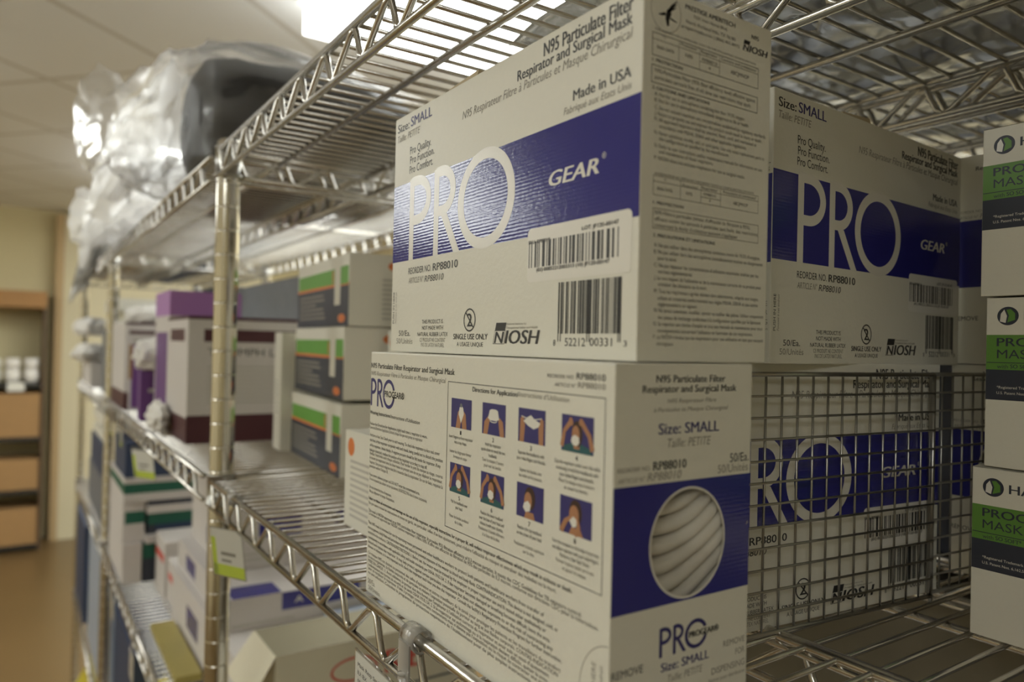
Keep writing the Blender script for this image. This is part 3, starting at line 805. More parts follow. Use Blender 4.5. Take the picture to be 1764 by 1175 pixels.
def photo(P, u, v, k):
    """one of the eight instruction pictures, 19.1 x 14 mm, drawn flat"""
    W, H = 19.1, 14.0
    P.rect(u, v, u + W, v + H, INKN, 2)
    X = lambda a: u + W * a
    Y = lambda c: v + H * c
    pl = lambda pts, m, l: P.poly([(X(a), Y(c)) for a, c in pts], m, l)
    el = lambda a, c, ra, rc, m, l, rot=0: P.ell(X(a), Y(c), W * ra, H * rc, m, l, 24, rot)
    if k == 1:
        pl([(.24, .0), (.46, .0), (.5, .2), (.42, .62), (.34, .55)], SKIN, 3); pl([(.56, .0), (.78, .0), (.72, .5), (.6, .62), (.54, .2)], SKIN, 3)
        pl([(.5, .18), (.64, .5), (.6, .7), (.5, .8), (.42, .7), (.38, .48)], WHITEP, 4); el(.5, .78, .06, .07, GREYBLUE, 5)
    elif k == 2:
        pl([(.06, .0), (.24, .0), (.34, .5), (.26, .58), (.1, .4)], SKIN, 3); pl([(.78, .0), (.96, .0), (.9, .45), (.76, .58), (.7, .48)], SKIN, 3)
        pl([(.26, .52), (.36, .46), (.62, .46), (.74, .52), (.68, .78), (.6, .82), (.42, .82), (.33, .78)], WHITEP, 4); P.ring(X(.5), Y(.46), W * .16, H * .07, .4, .4, WHITEP, 5, 180, 360, 16)
    elif k == 3:
        pl([(.06, .0), (.22, .0), (.26, .5), (.2, .78), (.08, .7)], SKIN, 3); pl([(.78, .0), (.94, .0), (.94, .7), (.84, .78), (.76, .5)], SKIN, 3)
        pl([(.2, .62), (.38, .5), (.58, .42), (.76, .5), (.82, .62), (.6, .72), (.48, .82), (.34, .74)], WHITEP, 4)
        P.stroke([(X(.12), Y(.76)), (X(.4), Y(.7)), (X(.6), Y(.7)), (X(.88), Y(.76))], .35, WHITEP, 5)
    elif k in (4, 5, 6):
        pl([(.02, .0), (.98, .0), (.9, .16), (.66, .24), (.34, .24), (.1, .16)], TEAL, 3)
        el(.5, .5, .17, .36, HAIR, 4); el(.46, .48, .12, .25, SKIN, 5); pl([(.4, .1), (.58, .1), (.58, .3), (.42, .3)], SKIN, 4)
        pl([(.32, .3), (.38, .2), (.5, .18), (.58, .28), (.56, .42), (.44, .48), (.35, .42)], WHITEP, 6)
        ya = (.82, .86, .84)[k - 4]
        P.stroke([(X(.02), Y(.12)), (X(.1), Y(.55)), (X(.3), Y(ya))], [2.2, 1.9, 2.2], SKIN, 5)
        P.stroke([(X(.98), Y(.12)), (X(.88), Y(.5)), (X(.62), Y(ya + .04))], [2.4, 2.1, 2.2], SKIN, 5)
        el(.31, ya, .06, .12, SKIN, 6, .4); el(.62, ya + .02, .06, .1, SKIN, 6, -.4)
    elif k == 7:
        pl([(.3, .0), (.7, .0), (.64, .2), (.36, .2)], SKIN, 3); el(.5, .6, .2, .34, HAIR, 4); el(.44, .52, .14, .26, SKIN, 5)
        pl([(.26, .3), (.36, .18), (.52, .24), (.54, .42), (.44, .52), (.3, .44)], WHITEP, 6)
    else:
        pl([(.3, .0), (.75, .0), (.66, .2), (.38, .2)], SKIN, 3); el(.5, .6, .2, .36, HAIR, 4); el(.46, .54, .15, .26, SKIN, 5)
        pl([(.32, .36), (.42, .2), (.54, .24), (.56, .42), (.44, .5)], WHITEP, 6)
        P.stroke([(X(.06), Y(.02)), (X(.2), Y(.32)), (X(.4), Y(.5))], [2.4, 2.2, 1.0], SKIN, 7)
        P.stroke([(X(.5), Y(.0)), (X(.62), Y(.26)), (X(.56), Y(.5))], [2.2, 2.0, 1.0], SKIN, 7)

CAPT = (('Insert fingers to form respirator', 'into a cup shape.', '', 'Insérer les doigts pour former', 'le masque en coupe.'),
        ('Hold the respirator', 'upside-down to reveal the two', 'headbands.', 'Tenir le masque à l’envers', 'pour voir les bandes.'),
        ('Separate the headbands with', 'your index fingers and thumbs.', '', 'Séparer les bandes avec', 'les index et les pouces.'),
        ('Cup the respirator under your chin while', 'continuing to hold the headbands with', 'your index fingers and thumbs.', 'Placer le masque sous le menton', 'en tenant les bandes.'),
        ('Pull the headbands over', 'your head.', '', 'Passer les bandes au-dessus', 'de la tête.'),
        ('Position the lower headband', 'over the base of your head and', 'release it with your thumbs.', 'Positionner la bande inférieure', 'à la base de la tête.'),
        ('Position the top headband', 'on the crown of your head.', '', 'Positionner la bande supérieure', 'sur la tête.'),
        ('Form the nosepiece to the bridge of your nose', 'and adjust respirator with your index fingers.', 'Perform a User Seal Check.', 'Former la pince nasale sur le nez', 'et ajuster le masque.'))
def dir_panel(parent):
    P = Print(f_dir)
    P.lines([t[:5] + (t[5].replace('g', 'd') if t[4] < 1.8 else t[5],) for t in T_DR])
    P.frame(95.4, 58.6, 212.1, 129.4, .35, INK)
    P.pro_letters(1.0, 110.3, 34.0, 126.4, 2.0, INKN, 2, (18, 352))
    P.rect(19.5, 115.6, 47.5, 121.2, BOARD, 2)
    P.text('PROGEAR®', 20.8, 116.6, 25.8, 3.4, 'kb', 4)
    i = 0
    for row, vt in ((0, 121.6), (1, 90.6)):
        for cu in (99.4, 128.1, 157.0, 186.7):
            v = vt - 14.0; i += 1
            photo(P, cu, v, i)
            uc = cu + 9.5
            P.centred(str(i), uc, v - 3.0, 1.3, 1.9, 'kb')
            for j, s in enumerate(CAPT[i - 1]):
                if s: P.centred(s, uc, v - 5.2 - 2.35 * j, min(27.5, len(s) * .68), 1.5, 'k' if j < 3 else 'd')
    # perforated push-in tab
    P.ring(218, 22, 17.5, 20, .3, .3, INKG, 2, 95, 182, 30)
    P.text('PUSH IN HERE', 209.6, 12, 22, 2.2, 'g', up=True); P.text('Poussez à cet endroit', 213.4, 12, 22, 1.8, 'gi', up=True)
    return P.build('directions_print', parent)

def win_panel(parent):
    P = Print(f_win); W = CW * 1000
    # blue band with the round opening left free
    B0, B1 = 52.1, 97.7
    n = 64; inn, out = [], []
    for k in range(n):
        a = 2 * PI * k / n; c, s = math.cos(a), math.sin(a)
        inn.append((WIN[0] + c * WIN[2], WIN[1] + s * WIN[3]))
        tt = min(((W - .3 if c > 0 else .3) - WIN[0]) / c if abs(c) > 1e-6 else 1e9, ((B1 if s > 0 else B0) - WIN[1]) / s if abs(s) > 1e-6 else 1e9)
        out.append((WIN[0] + c * tt, WIN[1] + s * tt))
    P.poly(inn + out, NAVY, 1, [(k, (k + 1) % n, n + (k + 1) % n, n + k) for k in range(n)])
    for cx, cy in ((.3, B0), (.3, B1), (W - .3, B0), (W - .3, B1)):
        kk = None
        for k in range(n):
            p, q = out[k], out[(k + 1) % n]
            if abs(p[0] - q[0]) > 1e-5 and abs(p[1] - q[1]) > 1e-5 and (p[0] + q[0] - 2 * WIN[0]) * (cx - WIN[0]) > 0 and (p[1] + q[1] - 2 * WIN[1]) * (cy - WIN[1]) > 0: kk = k
        if kk is not None: P.poly([out[kk], out[(kk + 1) % n], (cx, cy)], NAVY, 1)
    P.ring(WIN[0], WIN[1], WIN[2] + .6, WIN[3] + .6, .9, .9, WHITEP, 2)
    P.lines(T_WN)
    P.pro_letters(24.4, 32.8, 50, 43.8, 1.5, INKN, 2, (22, 350))
    P.rect(39.6, 36.6, 58, 40.2, BOARD, 2)
    P.text('PROGEAR®', 40.4, 37.2, 16.4, 2.3, 'kb', 4)
    return P.build('window_end_print', parent)

def window_film_mesh(parent):
    b = MB(); n = 48
    cu, cv = CW / 2 - WIN[0] / 1000, WIN[1] / 1000
    b.add([(-CL / 2 + .0006, cu + math.cos(2 * PI * k / n) * (WIN[2] + 1.5) / 1000, cv + math.sin(2 * PI * k / n) * (WIN[3] + 1.5) / 1000) for k in range(n)], [tuple(range(n))], WINFILM)
    return b.build('window_film', parent)

def flap(parent):
    # tuck flap of the lid standing slightly proud of the long side
    b = MB()
    b.add([(-.042, -CW / 2 + .0003, CH - .0002), (-.012, -CW / 2 + .0003, CH - .0002), (-.012, -CW / 2 + .0012, CH + .0030), (-.042, -CW / 2 + .0012, CH + .0012),
           (-.042, -CW / 2 + .02, CH - .0002), (-.012, -CW / 2 + .02, CH - .0002)], [(0, 1, 2, 3), (3, 2, 5, 4), (1, 5, 2), (0, 3, 4)], BOARDIN)
    b.build('lid_flap', parent)

box1 = thing('respirator_box', 'respirator box on top of the instruction box, its big lettered side facing the aisle', 'box', (-.3089, .22695, -.0046), 0, 'respirator boxes')
link('carton_body', carton_body(), box1)
pro_panel(box1); text_panel(box1); dir_panel(box1); win_panel(box1); window_film_mesh(box1); flap(box1)
dup(box1, 'respirator box standing on the rail of the shelf, with picture instructions and a round window', (-.3039, .21235, -.147), PI)
dup(box1, 'respirator box turned sideways behind the top box, Size SMALL at its upper left', (-.2813, .4245, -.0058), math.radians(92.7))
dup(box1, 'respirator box at the dark right end of the top row, mostly hidden', (-.2171, .6455, -.0048), PI / 2)
dup(box1, 'respirator box on the shelf behind the wire mesh panel', (-.2828, .3786, -.1472), math.radians(84.6))
dup(box1, 'respirator box in the dark on the shelf under the right end box', (-.2171, .6455, -.1472), PI / 2)

# folded respirators showing in the window of the instruction box
def respirator_mesh(k):
    b = MB(); n, q = 20, 8
    cy, cz = .2124 + (WIN[0] / 1000 - CW / 2), -.147 + WIN[1] / 1000
    vs, fs = [], []
    for i in range(n + 1):
        s = -1.15 + 2.35 * i / n
        y = cy + s * .0285
        z = cz - .0345 + k * .0074 + .0075 * s + .0095 * s * s - .004 * math.cos(1.5 * s)
        x = -.196 - .0052 - .003 * (1 - s * s) + .0006 * math.sin(5 * s + k)
        for j in range(q):
            a = 2 * PI * j / q
            tz = .0034 * math.sin(a); tx = .004 * math.cos(a) * (1 if math.cos(a) > 0 else 5)
            vs.append((x + tx - .0, y, z + tz))
    for i in range(n):
        for j in range(q): fs.append((i * q + j, i * q + (j + 1) % q, (i + 1) * q + (j + 1) % q, (i + 1) * q + j))
    fs.append(tuple(range(q))); fs.append(tuple(n * q + j for j in range(q)))
    b.add(vs, fs, MASKM, True)
    return b
RESP = ('lowest', 'second from the bottom', 'third from the bottom', 'fourth from the bottom', 'fourth from the top', 'third from the top', 'second from the top', 'topmost')
for k in range(8):
    tag(respirator_mesh(k).build('respirator'), 'white folded respirator, %s in the pile behind the round box window' % RESP[k], 'respirator', 'respirators in the box window')
# ------------------------------------------------------------------ mask boxes with green and dark bands (right edge)
ML, MD, MH = 0.2, 0.1, 0.0885
def mask_box(label, loc):
    t = thing('mask_box', label, 'box', loc, 0, 'green banded mask boxes')
    b = MB(); b.box(0, ML, 0, MD, 0, MH, BOARD); o = b.build('carton_body', t, .0005)
    P = Print(lambda u, v, w: (u, -w, v))
    P.rect(.3, 51.0, ML * 1000 - .3, 69.2, LEAF, 1); P.rect(.3, 35.2, ML * 1000 - .3, 51.0, SLATE, 1)
    P.rect(.5, 54.5, ML * 1000 - .5, 54.9, SLATE, 2)
    P.ell(10.3, 79.0, 5.0, 4.8, SLATE, 2)
    P.poly([(6.6, 76.2), (9.3, 75.4), (9.9, 79.0), (8.6, 82.4), (7.0, 80.2)], WHITEP, 3)
    P.poly([(10.0, 75.6), (13.7, 77.0), (13.6, 80.4), (11.6, 82.6), (9.6, 82.2), (10.8, 79.2)], LEAF, 3)
    P.text('HALYARD', 17.8, 76.9, 36, 4.6, 'kb', color=SLATE)
    P.text('PROCEDURE', 5.4, 63.3, 46, 4.3, 'kb', color=SLATE); P.text('MASK', 5.5, 57.0, 19, 4.5, 'k', color=SLATE)
    P.text('with', 5.6, 51.7, 5.2, 2.1, 'k', color=SLATE); P.text('SO SOFT*', 11.8, 51.9, 12, 2.0, 'kb', color=SLATE); P.text('Lining', 25, 51.9, 8, 2.1, 'k', color=SLATE)
    P.text('*Registered Trademark', 5.6, 41.2, 19.2, 1.35, 'w'); P.text('U.S. Patent Nos. 6,162,5', 5.6, 38.3, 19.4, 1.35, 'w')
    P.build('printed_front', t)
    b = MB(); b.add([(0, -.0002, MH + .0002), (ML, -.0002, MH + .0002), (ML, .03, MH + .0018), (0, .03, MH + .0022)], [(0, 1, 2, 3)], BOARD)
    b.build('lid_flap', t)
    return t
m0 = mask_box('lowest of the three green banded mask boxes stacked at the right', (-.190, .4254, -.147))
dup(m0, 'middle box of the three green banded mask boxes stacked at the right', (-.1848, .4260, -.0573), 0)
dup(m0, 'topmost of the three green banded mask boxes stacked at the right', (-.1876, .4254, .0323), 0)

# ------------------------------------------------------------------ wire mesh panels in front of the lower row
def mesh_panel(label, p0, p1, z0, z1, edge_right):
    t = thing('wire_mesh_panel', label, 'mesh panel', (p0[0], p0[1], 0), math.atan2(p1[1] - p0[1], p1[0] - p0[0]), 'wire mesh panels')
    L = math.hypot(p1[0] - p0[0], p1[1] - p0[1]); H = z1 - z0
    g = MB()
    n = round(L / .0117)
    for i in range(1, n): g.tube([(L * i / n, 0, z0), (L * i / n, 0, z1)], .0007, MESHM, 6)
    m = round(H / .0113)
    for i in range(1, m): g.tube([(0, -.0012, z0 + H * i / m), (L, -.0012, z0 + H * i / m)], .0007, MESHM, 6)
    g.build('mesh_grid', t)
    f = MB()
    for a, c in (((0, 0, z1), (L, 0, z1)), ((0, 0, z0), (L, 0, z0)), ((0, 0, z0), (0, 0, z1)), ((L, 0, z0 - .004), (L, 0, z1))):
        f.tube([a, c], .0013, MESHM, 8)
    f.build('border_wire', t)
    return t
pd = Vector((.0945, .9955)); pp = Vector((-.2437, .3117)); pn = Vector((.9955, -.0945))
q = lambda s, o=0: tuple(pp + pd * s + pn * o)
mesh_panel('galvanised wire mesh panel standing before the respirator box on the lower shelf', q(-.062), q(.152), -.1455, -.0113, True)
mesh_panel('wire mesh panel in the shadow between the other mesh panel and the green banded boxes', q(.156, -.004), q(.222, -.004), -.1455, -.0113, False)

# ------------------------------------------------------------------ shelf labels hanging from the front rails
def shelf_label(label, x, z, w, h, lime=False, text=None, tilt=0.0, twist=0.0, group='shelf labels', off=.3):
    t = thing('shelf_label', label, 'shelf label', (x, SH_Y0, z), 0, group)
    c = MB()                                     # clip ring round the rail, with a tail
    n, R = 14, .0052
    wd = .0075
    for k in range(n):
        a0, a1 = [math.radians(-100 + 290 * (k + i) / n) for i in (0, 1)]
        vs = []
        for a in (a0, a1):
            for r in (R, R + .0009):
                for xx in (-wd, wd): vs.append((xx, -math.sin(a) * r * 1.0, math.cos(a) * r))
        c.add(vs, [(0, 1, 5, 4), (2, 6, 7, 3), (0, 4, 6, 2), (1, 3, 7, 5)], CLEARP, True)
    c.box(-wd * .8, wd * .8, -.0068, -.0058, -.022, -.001, CLEARP)
    c.lathe([(.0026, 0), (.0026, .0012)], CLEARP, 12, (0, -.007, -.017))
    c.build('clip', t)
    ct, st = math.cos(tilt), math.sin(tilt)
    def fm(u, v, o): return ((u - off * w) * math.cos(twist), -.0078 - o + (u - off * w) * math.sin(twist) - st * v * .4, -.0245 - h + v)
    P = Print(fm)
    k = 1000
    P.rect(1.2, 1.2, w * k - 1.2, h * k - 1.2, PAPER, 2)
    if lime: P.rect(1.2, 1.2, w * k - 1.2, h * k * .26, LIME, 3); P.rect(1.2, 1.2, w * k * .16, h * k * .8, LIME, 3)
    if text:
        for i, (s, ww, cap) in enumerate(text): P.text(s, 5, h * k - 8.2 - 4.6 * i, ww, cap, 'k', 4)
    else:
        P.rect(w * k * .3, h * k * .45, w * k * .75, h * k * .52, INKG, 3); P.rect(w * k * .3, h * k * .32, w * k * .6, h * k * .37, INKG, 3)
    P.build('card', t)
    b = MB()
    g = lambda u, v, o: fm(u / k, v / k, o)
    W, H = w * k, h * k
    for o0, o1 in ((-.0010, .0000),):
        vs = [g(u, v, o) for o in (o0, o1) for v in (0, H) for u in (0, W)]
        b.add(vs, [(0, 1, 3, 2), (4, 6, 7, 5), (0, 2, 6, 4), (1, 5, 7, 3), (0, 4, 5, 1), (2, 3, 7, 6)], HOLDER)
    vs = [g(0, 0, .0004), g(W, 0, .0004), g(W, H, .0004), g(0, H, .0004)]
    b.add(vs, [(0, 1, 2, 3)], HOLDER)
    b.build('holder', t)
    return t
shelf_label('clear label holder clipped to the near rail, card with printed stock text', -.335, -.148, .12, .06, text=(('Mask Resp Sm Prcn N95', 46, 2.3), ('IU: BX', 13, 2.3), ('099801', 14, 2.1)), off=.5)
shelf_label('small white card with lime edge hanging beside the near post', -.712, -.148, .042, .046, True, tilt=.3, twist=.5)
shelf_label('small white card with lime edge hanging in the middle of the second shelving unit', -1.27, -.148, .05, .045, True, tilt=.3, twist=.5)
shelf_label('lime edged card nearest the second post on the far rail', -1.55, -.148, .04, .03, True)
shelf_label('orange and lime card hanging right beside the second post', -1.72, -.148, .04, .028, True)
shelf_label('blank white card on the rail of the shelf with the white banded cartons', -1.62, -.48, .04, .04)
shelf_label('blank white card lower down the same rail, nearer than the other blank card', -1.33, -.48, .045, .045)

# ------------------------------------------------------------------ plain cartons further along
def carton(name, label, cat, x0, x1, y0, y1, z0, z1, m, prints=(), group=None, rz=0.0, lid=None, apart=False):
    """prints: (face, u0, v0, u1, v1, material) in fractions of that face; face 'x' = +X end, 'y' = aisle side, 't' = top"""
    w, d, h = x1 - x0, y1 - y0, z1 - z0
    t = thing(name, label, cat, (x0, y0, z0), rz, group)
    b = MB(); b.box(0, w, 0, d, 0, h, m, lid); b.build('carton_body', t, .0008)
    P = {}
    fm = {'x': (lambda u, v, o: (w + o, u, v), d, h), 'y': (lambda u, v, o: (u, -o, v), w, h), 't': (lambda u, v, o: (u, v, h + o), w, d)}
    for i, p in enumerate(prints):
        f, s, q = fm[p[0]]
        lay = 1 + i
        if apart:
            r = Print(f); r.rect(p[1] * s * 1000, p[2] * q * 1000, p[3] * s * 1000, p[4] * q * 1000, p[5] if not isinstance(p[5], str) else INKG, lay)
            if len(p) < 7: r.build('printed_label', t); continue
        if p[0] not in P: P[p[0]] = Print(f)
        if isinstance(p[5], str):
            P[p[0]].text(p[6], p[1] * s * 1000, p[2] * q * 1000, (p[3] - p[1]) * s * 1000, (p[4] - p[2]) * q * 1000, p[5], lay + 2)
        elif len(p) > 6 and p[6] == 'dot':
            P[p[0]].ell((p[1] + p[3]) / 2 * s * 1000, (p[2] + p[4]) / 2 * q * 1000, (p[3] - p[1]) / 2 * s * 1000, (p[4] - p[2]) / 2 * q * 1000, p[5], lay)
        elif len(p) > 6 and p[6] == 'ring':
            P[p[0]].ring((p[1] + p[3]) / 2 * s * 1000, (p[2] + p[4]) / 2 * q * 1000, (p[3] - p[1]) / 2 * s * 1000, (p[4] - p[2]) / 2 * q * 1000, 2.2, 2.2, p[5], lay)
        elif len(p) > 6 and p[6] == 'lines':
            n = p[7]
            for k in range(n):
                vv = p[2] + (p[4] - p[2]) * (k + .3) / n
                e = p[3] - (p[3] - p[1]) * (.35 if k % 4 == 3 else .04 * (k % 3))
                P[p[0]].rect(p[1] * s * 1000, vv * q * 1000, e * s * 1000, (vv + (p[4] - p[2]) * .42 / n) * q * 1000, p[5], lay)
        else:
            P[p[0]].rect(p[1] * s * 1000, p[2] * q * 1000, p[3] * s * 1000, p[4] * q * 1000, p[5], lay)
    for k, pr in P.items(): pr.build({'x': 'printed_end', 'y': 'printed_side', 't': 'printed_top'}[k], t)
    return t

FINE = mat('fine_print_grey', (0.5, 0.48, 0.43), 0.6)
def glove_box(label, x0, y0, z0, rz):
    G = 'green and navy glove boxes'
    y = [('y', .0, .0, 1, .56, SLATE), ('y', 0, .56, 1, .60, ORANGE), ('y', .02, .60, .76, .82, GREEN), ('y', .84, .58, .99, .83, GREEN), ('y', .72, .62, .74, .80, ORANGE),
         ('y', .76, .3, .86, .84, BOARD), ('y', .05, .1, .6, .5, INKG, 'lines', 6), ('y', .83, .05, .95, .17, ORANGE, 'dot')]
    x = [('x', .3, .08, .82, .68, FINE, 'lines', 9), ('x', .35, .75, .65, .93, ORANGE, 'dot')]
    return carton('glove_box', label, 'box', x0, x0 + .222, y0, y0 + .125, z0, z0 + .0795, BOARD, y + x, G, rz)
R_ = math.radians
glove_box('green and navy glove box at the bottom of the stack behind the near post', -.984, .306, -.1465, R_(-4))
glove_box('green and navy glove box in the middle of the stack behind the near post', -.980, .308, -.0622, R_(-4.5))
glove_box('green and navy glove box on top of the stack behind the near post', -.977, .309, .0184, R_(-4))
side = [('y', .08, .1, .96, .72, FINE, 'lines', 10), ('y', .04, .74, .13, .93, ORANGE, 'dot'), ('x', .1, .1, .9, .8, FINE, 'lines', 8)]
G2 = 'text side glove boxes'
carton('glove_box', 'white glove box printed with fine text, standing just left of the instruction box', 'box', -.571, -.42, .222, .33, -.1465, -.070, BOARD, side, G2)
carton('glove_box', 'white text side glove box lying on the shelf in the second row', 'box', -.742, -.55, .345, .45, -.1465, -.066, BOARD, side, G2)
carton('glove_box', 'white text side glove box in the middle of the second stack', 'box', -.744, -.55, .335, .44, -.0658, .014, BOARD, side, G2, R_(1))
carton('glove_box', 'white text side glove box on top of the second stack, beside the topmost green one', 'box', -.735, -.54, .335, .44, .0145, .096, BOARD, side, G2, R_(2))
carton('glove_box', 'narrow white carton stood on end left of the stacked green glove boxes', 'box', -1.03, -.99, .295, .40, -.1465, .012, BOARD, [('y', .2, .3, .7, .6, FINE, 'lines', 8)], None, R_(-4))

# second unit, middle shelf
lines = lambda f, a, b_, c, d, n: (f, a, b_, c, d, FINE, 'lines', n)
carton('supply_box', 'white box with maroon top stripe and maroon base, just behind the near post', 'box', -1.268, -1.104, .196, .46, -.1465, .033, GREYBOARD,
       [('x', 0, 0, 1, .22, MAROON), ('y', 0, 0, 1, .2, MAROON), ('x', .08, .80, .85, .90, MAROON), ('y', .15, .8, .85, .9, MAROON), ('x', .1, .69, .5, .75, 'k', 'TRIUMPH LT'), lines('x', .1, .3, .8, .62, 9), ('t', 0, 0, 1, 1, MAROON), ('x', 0, .975, 1, 1, MAROON), ('y', 0, .975, 1, 1, MAROON), ('y', .05, .05, .3, .17, KRAFT)], 'maroon trimmed boxes', apart=True)
carton('supply_box', 'white box with maroon top stripe and an arched purple panel, near the second post', 'box', -1.92, -1.683, .180, .43, -.1465, .033, GREYBOARD,
       [('x', .06, .01, .2, .82, FINE), ('x', .05, .02, .24, .74, PURPLE), ('x', .03, .35, .055, .74, KRAFT), ('x', .03, .86, .6, .9, MAROON), ('x', 0, .97, 1, 1, MAROON), ('x', .24, .4, .32, .55, KRAFT), ('y', 0, 0, 1, .2, MAROON), ('x', .0, 0, .03, .2, MAROON)], 'maroon trimmed boxes')
carton('purple_topped_box', 'white box with a lilac upper band, between the two maroon trimmed boxes', 'box', -1.43, -1.285, .2, .31, -.1465, .078, GREYBOARD,
       [('x', 0, .82, 1, 1, LILAC), ('y', 0, .82, 1, 1, LILAC), ('y', .1, .1, .9, .7, PURPLE)], 'purple trimmed boxes')
carton('purple_topped_box', 'lilac topped box deep on the shelf behind the near maroon trimmed box', 'box', -1.3, -1.115, .475, .54, -.1465, .055, GREYBOARD,
       [('x', 0, .85, 1, 1, LILAC), ('y', 0, .8, 1, 1, LILAC)], 'purple trimmed boxes')
carton('purple_carton', 'narrow purple carton standing before the lilac banded box', 'box', -1.475, -1.445, .18, .245, -.1465, -.045, PURPLE, [('x', .2, .5, .7, .56, FINE)])
def lump(name, label, cat, c, r, m, seed=1, amp=.25, freq=3.0, group=None, sub=4):
    bm = bmesh.new(); bmesh.ops.create_icosphere(bm, subdivisions=sub, radius=1)
    for v in bm.verts:
        p = v.co.normalized()
        d = 1 + amp * noise.fractal(p * freq + Vector((seed * 7.1, seed, 0)), 1.0, 2.0, 4)
        v.co = Vector((p.x * r[0], p.y * r[1], p.z * r[2])) * d
        if v.co.z < -r[2] * .8: v.co.z = -r[2] * .8
    me = bpy.data.meshes.new(name); bm.to_mesh(me); bm.free(); me.materials.append(m)
    for p in me.polygons: p.use_smooth = True
    o = link(name, me); o.location = (c[0], c[1], c[2])
    return tag(o, label, cat, group)
lump('white_glove', 'crumpled white glove hanging over the purple carton', 'glove', (-1.455, .2, -.032), (.03, .03, .03), CLOTH, 3, .35)
lump('white_glove', 'pale crumpled glove lying at the foot of the near maroon based box', 'glove', (-1.26, .183, -.123), (.055, .014, .0245), CLOTH, 5, .3)
lump('white_pack', 'rounded white pack on top of the purple panelled box', 'pack', (-1.80, .24, .0505), (.07, .05, .022), CLOTH, 6, .2)
carton('white_carton', 'upper of two thin white cartons on the far unit beside the second post', 'box', -2.25, -2.0, .19, .33, .065, .095, BOARD, [], 'thin white cartons')
carton('white_carton', 'lower of two thin white cartons on the far unit beside the second post', 'box', -2.25, -2.0, .19, .33, .02, .045, BOARD, [], 'thin white cartons')
carton('cream_carton', 'cream carton between the two thin white cartons', 'box', -2.24, -2.01, .195, .33, .0455, .0645, CREAM, [])
carton('grey_carton', 'dark grey carton under the thin white cartons on the far unit', 'box', -2.3, -2.0, .19, .36, -.1465, .0195, GREYBLUE, [('x', 0, .2, .6, .45, LTBLUE)])
lump('white_cloth_bundle', 'upper white cloth bundle sticking out over the aisle from the far unit', 'bundle', (-2.62, .19, .028), (.09, .05, .03), CLOTH, 8, .3)
lump('white_cloth_bundle', 'lower white cloth bundle sticking out over the aisle from the far unit', 'bundle', (-2.6, .185, -.05), (.1, .05, .03), CLOTH, 9, .3)
carton('white_carton', 'white carton under the two white cloth bundles', 'box', -2.75, -2.45, .175, .35, -.1465, -.075, GREYBOARD, [])
carton('grey_carton', 'tall grey blue carton at the back behind the lilac banded box', 'box', -1.93, -1.40, .455, .54, -.1465, .13, GREYBLUE, [])
carton('navy_carton', 'tall navy carton at the back of the far unit shelf, under the grey bag', 'box', -2.84, -2.0, .43, .54, -.1465, .14, BLUEPK, [])
# under the middle shelf of the far unit
carton('white_carton', 'white carton on the third shelf of the far unit, upper of two', 'box', -2.5, -2.05, .19, .34, -.235, -.205, BOARD, [], 'far white cartons')
carton('white_carton', 'white carton on the third shelf of the far unit, lower of two', 'box', -2.5, -2.05, .19, .34, -.275, -.25, BOARD, [], 'far white cartons')
carton('blue_carton', 'dull blue carton under the far white cartons', 'box', -2.5, -2.05, .185, .34, -.36, -.276, BLUEPK, [('x', .2, .5, .8, .9, LTBLUE)])
carton('grey_carton', 'brown grey carton at the bottom of the third shelf of the far unit', 'box', -2.55, -2.03, .185, .36, -.4785, -.361, GREYBLUE, [])

# second unit, shelf below
Z3 = -.4785
gb = 'green banded white cartons'
carton('banded_carton', 'widest green banded white carton on top of the stack under the maroon trimmed boxes', 'box', -1.85, -1.6, .176, .36, -.3195, -.274, GREYBOARD, [('x', 0, .35, 1, .78, DKGREEN), ('y', 0, .35, 1, .78, DKGREEN)], gb)
carton('banded_carton', 'small green banded white carton at the left of the stack under the maroon trimmed boxes', 'box', -1.85, -1.61, .176, .215, -.40, -.32, GREYBOARD, [('x', .1, .45, 1, .75, DKGREEN)], gb)
carton('tray_box', 'white tray box with a black lid in the green banded stack', 'box', -1.85, -1.6, .218, .36, -.3455, -.32, GREYBOARD, [('x', 0, .62, 1, 1, SLATE)], 'tray boxes')
carton('tray_box', 'green and navy tray box under the black lidded one', 'box', -1.85, -1.605, .22, .36, -.3865, -.346, SLATE, [('x', .0, .45, 1, 1, DKGREEN), ('x', .1, .1, .9, .45, BLUEPK)], 'tray boxes')
carton('tray_box', 'flat white tray under the green and navy tray box', 'box', -1.86, -1.59, .215, .36, -.4015, -.387, GREYBOARD, [], 'tray boxes')
carton('tray_box', 'dark green tray box at the bottom of the green banded stack', 'box', -1.85, -1.6, .212, .36, Z3, -.402, SLATE, [('x', .0, .6, 1, 1, DKGREEN)], 'tray boxes')
carton('banded_carton', 'white carton at the left foot of the green banded stack', 'box', -1.85, -1.6, .176, .21, Z3, -.4005, GREYBOARD, [], gb)
for i, s in enumerate(('leftmost', 'second from left', 'third from left', 'rightmost')):
    carton('navy_carton', 'navy carton, %s of four on the green banded stack' % s, 'box', -1.8, -1.61, .178 + i * .046, .222 + i * .046, -.2735, -.205, BLUEPK, [('x', .2, .75, .8, .9, GREYBLUE)], 'navy cartons')
rw = 'red banded white boxes'
carton('red_banded_box', 'taller red banded white box beside the stack of white cartons', 'box', -1.58, -1.475, .232, .36, Z3, -.375, GREYBOARD, [('x', .1, .6, 1, .75, RED), ('y', 0, .6, .9, .75, RED)], rw)
carton('red_banded_box', 'lower red banded white box leaning against the white cartons', 'box', -1.472, -1.40, .236, .255, Z3, -.40, GREYBOARD, [('x', .1, .55, 1, .72, RED), ('y', .2, .55, 1, .72, RED)], rw)

